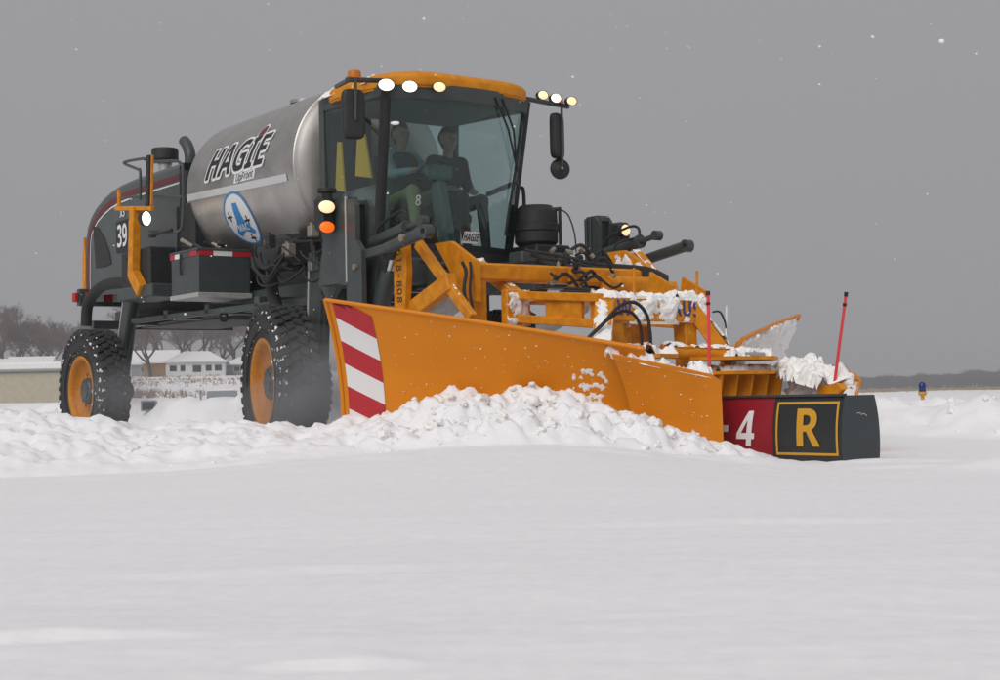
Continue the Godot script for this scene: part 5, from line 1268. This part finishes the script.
	for k in 3:
		H.call([[565, 288 + k * 3], [590, 290 + k * 2], [612, 297 + k * 2], [632, 300 + k], [645, 307 + k], [650, 330], [651, 345]], 3.2, 4.3, 0.014)
	H.call([[590, 336], [605, 322], [620, 312], [632, 313], [640, 325], [642, 345]], 4.4, 4.4, 0.014)
	H.call([[586, 340], [602, 325], [620, 306], [636, 303], [648, 318], [650, 345]], 4.4, 4.45, 0.015)
	H.call([[462, 262], [466, 272], [464, 290], [468, 312]], 2.9, 3.0, 0.016)
	H.call([[470, 262], [471, 275], [470, 292], [474, 315]], 2.9, 3.0, 0.012)
	H.call([[420, 262], [450, 266], [490, 265], [530, 262], [545, 264]], 2.0, 2.2, 0.014)
	H.call([[440, 268], [480, 269], [520, 266], [555, 270]], 2.0, 2.3, 0.014)
	H.call([[612, 262], [616, 245], [628, 240], [640, 238], [646, 243]], 2.2, 2.4, 0.012)
	H.call([[713, 312], [720, 312], [725, 322], [727, 335]], 4.3, 4.3, 0.009)
	for k in 16:
		var p := lx(rg.randf_range(540, 598), rg.randf_range(250, 288), rg.randf_range(3.0, 3.12))
		var e := p + Vector3(0.03, rg.randf_range(-0.12, 0.1), rg.randf_range(-0.35, 0.1))
		hose(T, [p, (p + e) * 0.5 + Vector3(0.05, rg.randf_range(-0.1, 0.14), 0), e], rg.randf_range(0.010, 0.018))
		if k % 3 == 0:
			mb = MB.new(); mb.cyl(e, e + Vector3(0.02, rg.randf_range(-0.06, 0.06), rg.randf_range(-0.1, 0.1)), 0.024, 0.02, 10); put(mb, "coupling", M.brass, T)
	for k in 14:
		var p := lx(rg.randf_range(548, 590), rg.randf_range(244, 285), rg.randf_range(2.3, 2.7))
		var e := p + Vector3(rg.randf_range(-0.1, 0.1), rg.randf_range(-0.1, 0.08), rg.randf_range(-0.22, 0.12))
		if k % 2: hose(T, [p, (p + e) * 0.5 + Vector3(0.05, rg.randf_range(-0.12, 0.12), 0), e + Vector3(0, -0.1, -0.1)], 0.015)
		else:
			mb = MB.new(); mb.cyl(p, e, 0.025, 0.02, 10); put(mb, "coupling", M.brass if k % 4 else M.black, T)
	OFF = Vector3.ZERO

# ---------- the sign ----------
func build_sign() -> void:
	# the face runs from the near right end back to the left
	var a := wd(846, 430, 10.5); var b := wd(716, 425, 11.45)
	a.y = 0; b.y = 0
	var d := (b - a).normalized()           # leftward along the face
	var n := Vector3(-d.z, 0, d.x)
	if n.z < 0.0: n = -n
	var L := (b - a).length() + 0.16
	var c := a + d * L * 0.5
	c.y = 0.0
	var right := -d
	var T := thing("runway_sign", "low red and black airfield sign reading -4 R half buried in snow", "sign")
	T.transform = Transform3D(Basis(right, Vector3.UP, n), c)
	var y0 := -0.05; var y1 := 0.565
	var hw := L * 0.5
	# bulged section: depth in n for a height fraction
	var bul := func(f: float) -> float: return 0.05 * (1.0 - pow(absf(f * 2.0 - 1.0), 2.2))
	var face := func(x: float, y: float, up: float) -> Vector3: return Vector3(x, y, 0.0 + bul.call((y - y0) / (y1 - y0)) + up)
	var split := hw - (846.0 - 779.0) / (846.0 - 716.0) * (L - 0.16) * 0.985
	var mb := MB.new(); mb.sheet(func(u, w): return face.call(lerpf(split + 0.002, hw, u), lerpf(y0, y1, w), 0.0), 4, 16, 0.0, Vector3(0, 0, 1)); var blk := put(mb, "black_panel", M.signblack, T)
	mb = MB.new(); mb.sheet(func(u, w): return face.call(lerpf(-hw, split - 0.002, u), lerpf(y0, y1, w), 0.0), 4, 16, 0.0, Vector3(0, 0, 1)); var redp := put(mb, "red_panel", M.signred, T)
	# housing behind: back, top, ends
	var depth := 0.30
	var sect := []
	for k in 17: sect.append(Vector2(bul.call(k / 16.0) - 0.003, lerpf(y0, y1, k / 16.0)))
	for k in range(16, -1, -1): sect.append(Vector2(-depth - bul.call(k / 16.0), lerpf(y0, y1, k / 16.0)))
	var poly := []
	for q in sect: poly.append(Vector3(0, q.y, q.x))
	mb = MB.new(); mb.prism(poly, Vector3(2.0 * hw - 0.004, 0, 0)); put(mb, "housing", M.signblack, T)
	var cap := []
	for q in sect: cap.append(Vector3(hw + 0.012, q.y * 1.005 + 0.001, (q.x + depth * 0.5) * 1.03 - depth * 0.5))
	mb = MB.new(); mb.prism(cap, Vector3(0.02, 0, 0)); put(mb, "end_cap", M.signgrey, T)
	mb = MB.new(); mb.beam(Vector3(-hw, y1 + 0.009, 0.0), Vector3(hw, y1 + 0.009, 0.0), 0.05, 0.016, 0.003); put(mb, "top_trim", M.signgrey, T)
	# yellow frame and letter
	var fx0 := split + 0.03; var fx1 := hw - 0.03; var fy0 := 0.145; var fy1 := 0.528; var tk := 0.018
	for q in [[fx0, fx1, fy0, fy0 + tk], [fx0, fx1, fy1 - tk, fy1], [fx0, fx0 + tk, fy0 + tk, fy1 - tk], [fx1 - tk, fx1, fy0 + tk, fy1 - tk]]:
		mb = MB.new(); mb.sheet(func(u, w): return face.call(lerpf(q[0], q[1], u), lerpf(q[2], q[3], w), 0.004), 4, 10, 0.0, Vector3(0, 0, 1)); put(mb, "frame_line", M.yellow, blk)
	var xm := (fx0 + fx1) * 0.5
	letters("R", 0.27, "Droid Sans", 700, func(x, y): return face.call(xm + x, 0.338 + y, 0.006), "letter", M.yellow, blk, 0.0, 1.05)
	mb = MB.new(); mb.tube([Vector3(hw + 0.024, 0.44, -0.10), Vector3(hw + 0.024, 0.445, -0.13), Vector3(hw + 0.024, 0.43, -0.15), Vector3(hw + 0.024, 0.437, -0.18), Vector3(hw + 0.024, 0.42, -0.21)], 0.003, 5); put(mb, "scratch", M.offwhite, T)
	letters("4", 0.26, "Droid Sans", 700, func(x, y): return face.call(split - 0.26 + x, 0.33 + y, 0.006), "numeral", M.white, redp, 0.1, 0.9)
	mb = MB.new(); mb.sheet(func(u, w): return face.call(split - 0.56 + u * 0.13, 0.31 + w * 0.05, 0.006), 2, 2, 0.0, Vector3(0, 0, 1)); put(mb, "dash", M.white, redp)

# ---------- smooth bodies ----------
func surface(bones: Array, cell: float, k: float, skip := "") -> MB:
	# bones: [a, b, ra, rb]
	var lo := Vector3.ONE * 1e9; var hi := -lo
	for q in bones:
		var r: float = maxf(q[2], q[3]) + cell * 2.0
		lo = lo.min(q[0] - Vector3.ONE * r).min(q[1] - Vector3.ONE * r); hi = hi.max(q[0] + Vector3.ONE * r).max(q[1] + Vector3.ONE * r)
	var nx := int((hi.x - lo.x) / cell) + 2; var ny := int((hi.y - lo.y) / cell) + 2; var nz := int((hi.z - lo.z) / cell) + 2
	var f := PackedFloat32Array(); f.resize(nx * ny * nz); f.fill(1.0)
	for q in bones:
		var a: Vector3 = q[0]; var b: Vector3 = q[1]; var ra: float = q[2]; var rb: float = q[3]
		var pad: float = maxf(ra, rb) + k + cell * 2.0
		var l0 := (a.min(b) - Vector3.ONE * pad - lo) / cell; var h0 := (a.max(b) + Vector3.ONE * pad - lo) / cell
		var ab := b - a; var den := maxf(ab.length_squared(), 1e-9)
		for z in range(maxi(0, int(l0.z)), mini(nz, int(h0.z) + 1)):
			for y in range(maxi(0, int(l0.y)), mini(ny, int(h0.y) + 1)):
				for x in range(maxi(0, int(l0.x)), mini(nx, int(h0.x) + 1)):
					var p := lo + Vector3(x, y, z) * cell
					var t := clampf((p - a).dot(ab) / den, 0.0, 1.0)
					var dd := (p - a - ab * t).length() - lerpf(ra, rb, t)
					var i := (z * ny + y) * nx + x
					var h := maxf(k - absf(f[i] - dd), 0.0) / k
					f[i] = minf(f[i], dd) - h * h * k * 0.25
	var idx := PackedInt32Array(); idx.resize(nx * ny * nz); idx.fill(-1)
	var vs := PackedVector3Array(); var ns := PackedVector3Array()
	for z in nz - 1:
		for y in ny - 1:
			for x in nx - 1:
				var i0 := (z * ny + y) * nx + x
				var inside := 0
				var sum := Vector3.ZERO; var cnt := 0
				var val := [f[i0], f[i0 + 1], f[i0 + nx], f[i0 + nx + 1], f[i0 + nx * ny], f[i0 + nx * ny + 1], f[i0 + nx * ny + nx], f[i0 + nx * ny + nx + 1]]
				for q in 8: if val[q] < 0.0: inside += 1
				if inside == 0 or inside == 8: continue
				for e in [[0, 1], [2, 3], [4, 5], [6, 7], [0, 2], [1, 3], [4, 6], [5, 7], [0, 4], [1, 5], [2, 6], [3, 7]]:
					if (val[e[0]] < 0.0) != (val[e[1]] < 0.0):
						var t: float = val[e[0]] / (val[e[0]] - val[e[1]])
						var p0 := Vector3(e[0] & 1, (e[0] >> 1) & 1, e[0] >> 2); var p1 := Vector3(e[1] & 1, (e[1] >> 1) & 1, e[1] >> 2)
						sum += p0.lerp(p1, t); cnt += 1
				idx[i0] = vs.size()
				vs.append(lo + (Vector3(x, y, z) + sum / cnt) * cell)
				ns.append(Vector3(val[1] + val[3] + val[5] + val[7] - val[0] - val[2] - val[4] - val[6], val[2] + val[3] + val[6] + val[7] - val[0] - val[1] - val[4] - val[5], val[4] + val[5] + val[6] + val[7] - val[0] - val[1] - val[2] - val[3]).normalized())
	var mb := MB.new()
	var st := [1, nx, nx * ny]
	for z in range(1, nz - 1):
		for y in range(1, ny - 1):
			for x in range(1, nx - 1):
				var i0 := (z * ny + y) * nx + x
				for ax in 3:
					if (f[i0] < 0.0) == (f[i0 + st[ax]] < 0.0): continue
					var u: int = st[(ax + 1) % 3]; var w: int = st[(ax + 2) % 3]
					var a := idx[i0]; var b := idx[i0 - u]; var c := idx[i0 - u - w]; var d := idx[i0 - w]
					if a < 0 or b < 0 or c < 0 or d < 0: continue
					mb.t3(vs[a], vs[b], vs[c], ns[a], ns[b], ns[c]); mb.t3(vs[a], vs[c], vs[d], ns[a], ns[c], ns[d])
	return mb
func grow(bones: Array, g: float) -> Array:
	var o := []
	for q in bones: o.append([q[0], q[1], q[2] + g, q[3] + g])
	return o
func person(label: String, hip: Vector3, head: Vector3, z_sh: float, hands: Array, knees: Array, feet: Array, top_m: Material, leg_m: Material, hair_m: Material, vest := false) -> void:
	# all in the truck's frame, facing ahead (+x)
	var T := thing("person", label, "person", Vector3.ZERO, 0.0, "people riding in the cab")
	OFF = Vector3(hip.x, hip.y - 0.1, hip.z)
	T.transform = MT * Transform3D(Basis(), OFF)
	var neck := head + Vector3(-0.03, -0.15, 0); var chest := hip.lerp(neck, 0.62) + Vector3(0.02, 0, 0)
	var sh := [neck + Vector3(-0.01, -0.09, z_sh), neck + Vector3(-0.01, -0.09, -z_sh)]
	var torso := [[hip + Vector3(0, 0, 0.09), hip + Vector3(0, 0, -0.09), 0.12, 0.12], [hip, chest, 0.135, 0.15], [chest + Vector3(0, 0, 0.08), chest + Vector3(0, 0, -0.08), 0.125, 0.125], [sh[0] + Vector3(0, 0, -0.04), sh[1] + Vector3(0, 0, 0.04), 0.075, 0.075]]
	var arms := []; var legs := []; var shoes := []
	var skin := [[neck + Vector3(0, -0.06, 0), head + Vector3(0, -0.06, 0), 0.055, 0.055], [head + Vector3(0, 0.03, 0), head + Vector3(-0.025, 0.045, 0), 0.092, 0.092], [head + Vector3(0.03, -0.04, 0), head + Vector3(0.035, -0.075, 0), 0.066, 0.05], [head + Vector3(0.085, 0.0, 0), head + Vector3(0.105, -0.03, 0), 0.012, 0.018]]
	for s in [1.0, -1.0]: skin.append([head + Vector3(-0.015, 0.01, 0.088 * s), head + Vector3(-0.02, -0.03, 0.085 * s), 0.018, 0.012])
	for k in 2:
		var hnd: Vector3 = hands[k]
		var mid: Vector3 = (sh[k] + hnd) * 0.5 + Vector3(-0.06, -0.10, 0.05 * (1 if k == 0 else -1))
		arms.append([sh[k], mid, 0.062, 0.048]); arms.append([mid, hnd - (hnd - mid).normalized() * 0.05, 0.047, 0.036])
		var dr := (hnd - mid).normalized(); var sd := dr.cross(Vector3.UP).normalized(); var dn := sd.cross(dr)
		skin.append([hnd - dr * 0.06, hnd, 0.028, 0.030]); skin.append([hnd + sd * 0.015, hnd + dr * 0.045 + sd * 0.018, 0.026, 0.022]); skin.append([hnd - sd * 0.015, hnd + dr * 0.045 - sd * 0.018, 0.026, 0.022])
		for j in 4:
			var root := hnd + dr * 0.05 + sd * (0.032 - j * 0.021); var ln: float = [0.028, 0.034, 0.031, 0.024][j]
			var k1 := root + dr * ln + dn * 0.008; var k2 := k1 + (dr * 0.4 - dn * 0.9).normalized() * ln
			skin.append([root, k1, 0.009, 0.009]); skin.append([k1, k2, 0.009, 0.008])
		var tb := hnd + sd * (0.036 if k == 0 else -0.036)
		skin.append([tb, tb + dr * 0.03 + sd * (0.015 if k == 0 else -0.015) - dn * 0.01, 0.011, 0.010])
		var hp := hip + Vector3(0.02, -0.02, 0.10 * (1 if k == 0 else -1))
		legs.append([hp, knees[k], 0.095, 0.07]); legs.append([knees[k], feet[k] + Vector3(0, 0.06, 0), 0.068, 0.048])
		shoes.append([feet[k] + Vector3(-0.04, 0.035, 0), feet[k] + Vector3(0.15, 0.025, 0), 0.045, 0.036])
	var body := skin.duplicate(); body.append_array(grow(torso, -0.015)); body.append_array(grow(arms, -0.012)); body.append_array(grow(legs, -0.012))
	put(surface(body, 0.012, 0.022), "body", M.skin, T)
	var coat := torso.duplicate(); coat.append_array(arms)
	tag(put(surface(coat, 0.020, 0.05), "jacket", top_m, T), "", "")
	put(surface(legs + [[hip + Vector3(0, -0.03, 0.09), hip + Vector3(0, -0.03, -0.09), 0.125, 0.125]], 0.020, 0.04), "trousers", leg_m, T)
	for q in shoes: put(surface([q], 0.014, 0.02), "shoe", M.black, T)
	put(surface([[head + Vector3(-0.022, 0.062, 0), head + Vector3(-0.048, 0.035, 0), 0.089, 0.092], [head + Vector3(0.03, 0.085, 0), head + Vector3(-0.02, 0.085, 0), 0.055, 0.075], [head + Vector3(-0.055, 0.0, 0), head + Vector3(-0.06, -0.045, 0), 0.07, 0.05]], 0.012, 0.02), "hair", hair_m, T)
	for s in [1.0, -1.0]:
		var e := MB.new(); e.blob(head + Vector3(0.085, 0.015, 0.034 * s), Vector3(0.008, 0.007, 0.013), 0.0, 1.0, nA, 8, 6); put(e, "eye", M.ink, T)
	var mo := MB.new(); mo.blob(head + Vector3(0.088, -0.065, 0), Vector3(0.008, 0.006, 0.024), 0.0, 1.0, nA, 8, 6); put(mo, "mouth", M.lips, T)
	if vest:
		var v := surface([[hip.lerp(chest, 0.2) + Vector3(0.025, 0, 0.05), chest + Vector3(0.015, 0.05, 0.05), 0.14, 0.14], [hip.lerp(chest, 0.2) + Vector3(0.025, 0, -0.05), chest + Vector3(0.015, 0.05, -0.05), 0.14, 0.14]], 0.02, 0.03); put(v, "vest", M.seat, T)
	OFF = Vector3.ZERO
func build_people() -> void:
	M.skin = plain(lin(0.52, 0.30, 0.22), 0.6); M.lips = plain(lin(0.3, 0.12, 0.1), 0.6)
	M.shirt = worn(lin(0.30, 0.42, 0.48), lin(0.38, 0.50, 0.55), 0.9, 51, 0.02, 3.0); M.khaki = worn(lin(0.34, 0.35, 0.16), lin(0.42, 0.42, 0.21), 0.9, 52, 0.02, 3.0)
	M.coat = worn(lin(0.022, 0.018, 0.022), lin(0.04, 0.032, 0.036), 0.9, 53, 0.02, 3.0); M.slate = worn(lin(0.03, 0.035, 0.045), lin(0.045, 0.05, 0.06), 0.9, 54, 0.02, 3.0)
	M.hair1 = plain(lin(0.05, 0.035, 0.025), 0.7); M.hair2 = plain(lin(0.02, 0.016, 0.014), 0.7)
	person("person in pale blue shirt and khaki trousers driving at the steering wheel", Vector3(0.14, 2.70, 0.06), Vector3(0.20, 3.42, 0.06), 0.19, [Vector3(0.66, 2.98, 0.20), Vector3(0.70, 3.03, -0.16)], [Vector3(0.62, 2.76, 0.20), Vector3(0.62, 2.76, -0.10)], [Vector3(0.72, 2.10, 0.21), Vector3(0.74, 2.10, -0.10)], M.shirt, M.khaki, M.hair1, true)
	person("person in dark jacket and trousers sitting beside the driver", Vector3(0.16, 2.70, -0.50), Vector3(0.30, 3.40, -0.48), 0.20, [Vector3(0.52, 2.84, -0.36), Vector3(0.56, 2.82, -0.60)], [Vector3(0.64, 2.74, -0.40), Vector3(0.68, 2.70, -0.63)], [Vector3(0.74, 2.10, -0.40), Vector3(0.80, 2.10, -0.60)], M.coat, M.slate, M.hair2)

func build_mist() -> void:
	# snow dust whirled up round the wheels, as many small thin puffs
	var rg := RandomNumberGenerator.new(); rg.seed = 31
	var cloud := Node3D.new(); cloud.name = "snow_mist"; add_child(cloud)
	tag(cloud, "fine snow dust whirled up around the truck's wheels", "snow dust", "", "stuff")
	for q in [[325, 388, 13.7, 30.0, 34.0, 0.7, 22], [310, 408, 13.4, 45.0, 14.0, 0.8, 16], [120, 398, 18.0, 26.0, 18.0, 0.5, 14], [200, 410, 16.5, 60.0, 10.0, 0.3, 10]]:
		for k in q[6]:
			var fv := FogVolume.new(); fv.name = "puff"; fv.shape = RenderingServer.FOG_VOLUME_SHAPE_ELLIPSOID
			var s := rg.randf_range(0.25, 0.75)
			fv.size = Vector3(s * rg.randf_range(0.9, 1.6), s * rg.randf_range(0.6, 1.1), s)
			var fm := FogMaterial.new(); fm.density = q[5] * rg.randf_range(0.3, 1.0) * 0.5; fm.albedo = Color(0.9, 0.9, 0.92); fm.edge_fade = 1.0
			fv.material = fm
			cloud.add_child(fv, true)
			fv.position = wd(q[0] + rg.randfn(0.0, 0.55) * q[3], q[1] + rg.randfn(0.0, 0.55) * q[4], q[2] + rg.randf_range(-0.3, 0.3))

func _ready() -> void:
	frame_setup(); noises()
	var cam := Camera3D.new(); cam.name = "camera"
	cam.transform = Transform3D(Basis(cr, cu, -cf), CAM)
	cam.fov = rad_to_deg(2.0 * atan(340.0 / FOC)); cam.near = 0.05; cam.far = 4000.0
	add_child(cam); cam.current = true
	# overcast sky, a little brighter overhead
	var sk := ProceduralSkyMaterial.new()
	sk.sky_horizon_color = lin(0.278, 0.278, 0.292); sk.sky_top_color = lin(0.48, 0.48, 0.502); sk.sky_curve = 2.0
	sk.ground_horizon_color = lin(0.30, 0.30, 0.31); sk.ground_bottom_color = lin(0.4, 0.4, 0.4)
	sk.sun_angle_max = 0.0
	var sky := Sky.new(); sky.sky_material = sk; sky.process_mode = Sky.PROCESS_MODE_QUALITY
	var env := Environment.new()
	env.background_mode = Environment.BG_SKY; env.sky = sky
	env.tonemap_mode = Environment.TONE_MAPPER_LINEAR; env.tonemap_exposure = 1.15
	env.sdfgi_enabled = true; env.ssao_enabled = true; env.ssil_enabled = true
	env.fog_enabled = true; env.fog_density = 0.00095; env.fog_light_color = lin(0.31, 0.31, 0.32)
	env.volumetric_fog_enabled = true; env.volumetric_fog_density = 0.0
	var we := WorldEnvironment.new(); we.name = "world_environment"; we.environment = env
	add_child(we)
	# the sun behind thick cloud: wide and weak, high behind the photographer
	var sun := DirectionalLight3D.new(); sun.name = "sun"
	sun.light_energy = 0.5; sun.light_angular_distance = 50.0; sun.light_color = Color(1.0, 0.985, 0.965); sun.shadow_enabled = true
	sun.sky_mode = DirectionalLight3D.SKY_MODE_LIGHT_ONLY
	add_child(sun); sun.look_at_from_position(Vector3(-14, 27, 22), Vector3(0, 0, -6))
	materials()
	M.globe = plain(lin(0.01, 0.025, 0.16), 0.12)
	build_ground()
	build_background()
	build_truck()
	build_plow()
	build_sign()
	build_people()
	build_lumps()
	build_mist()
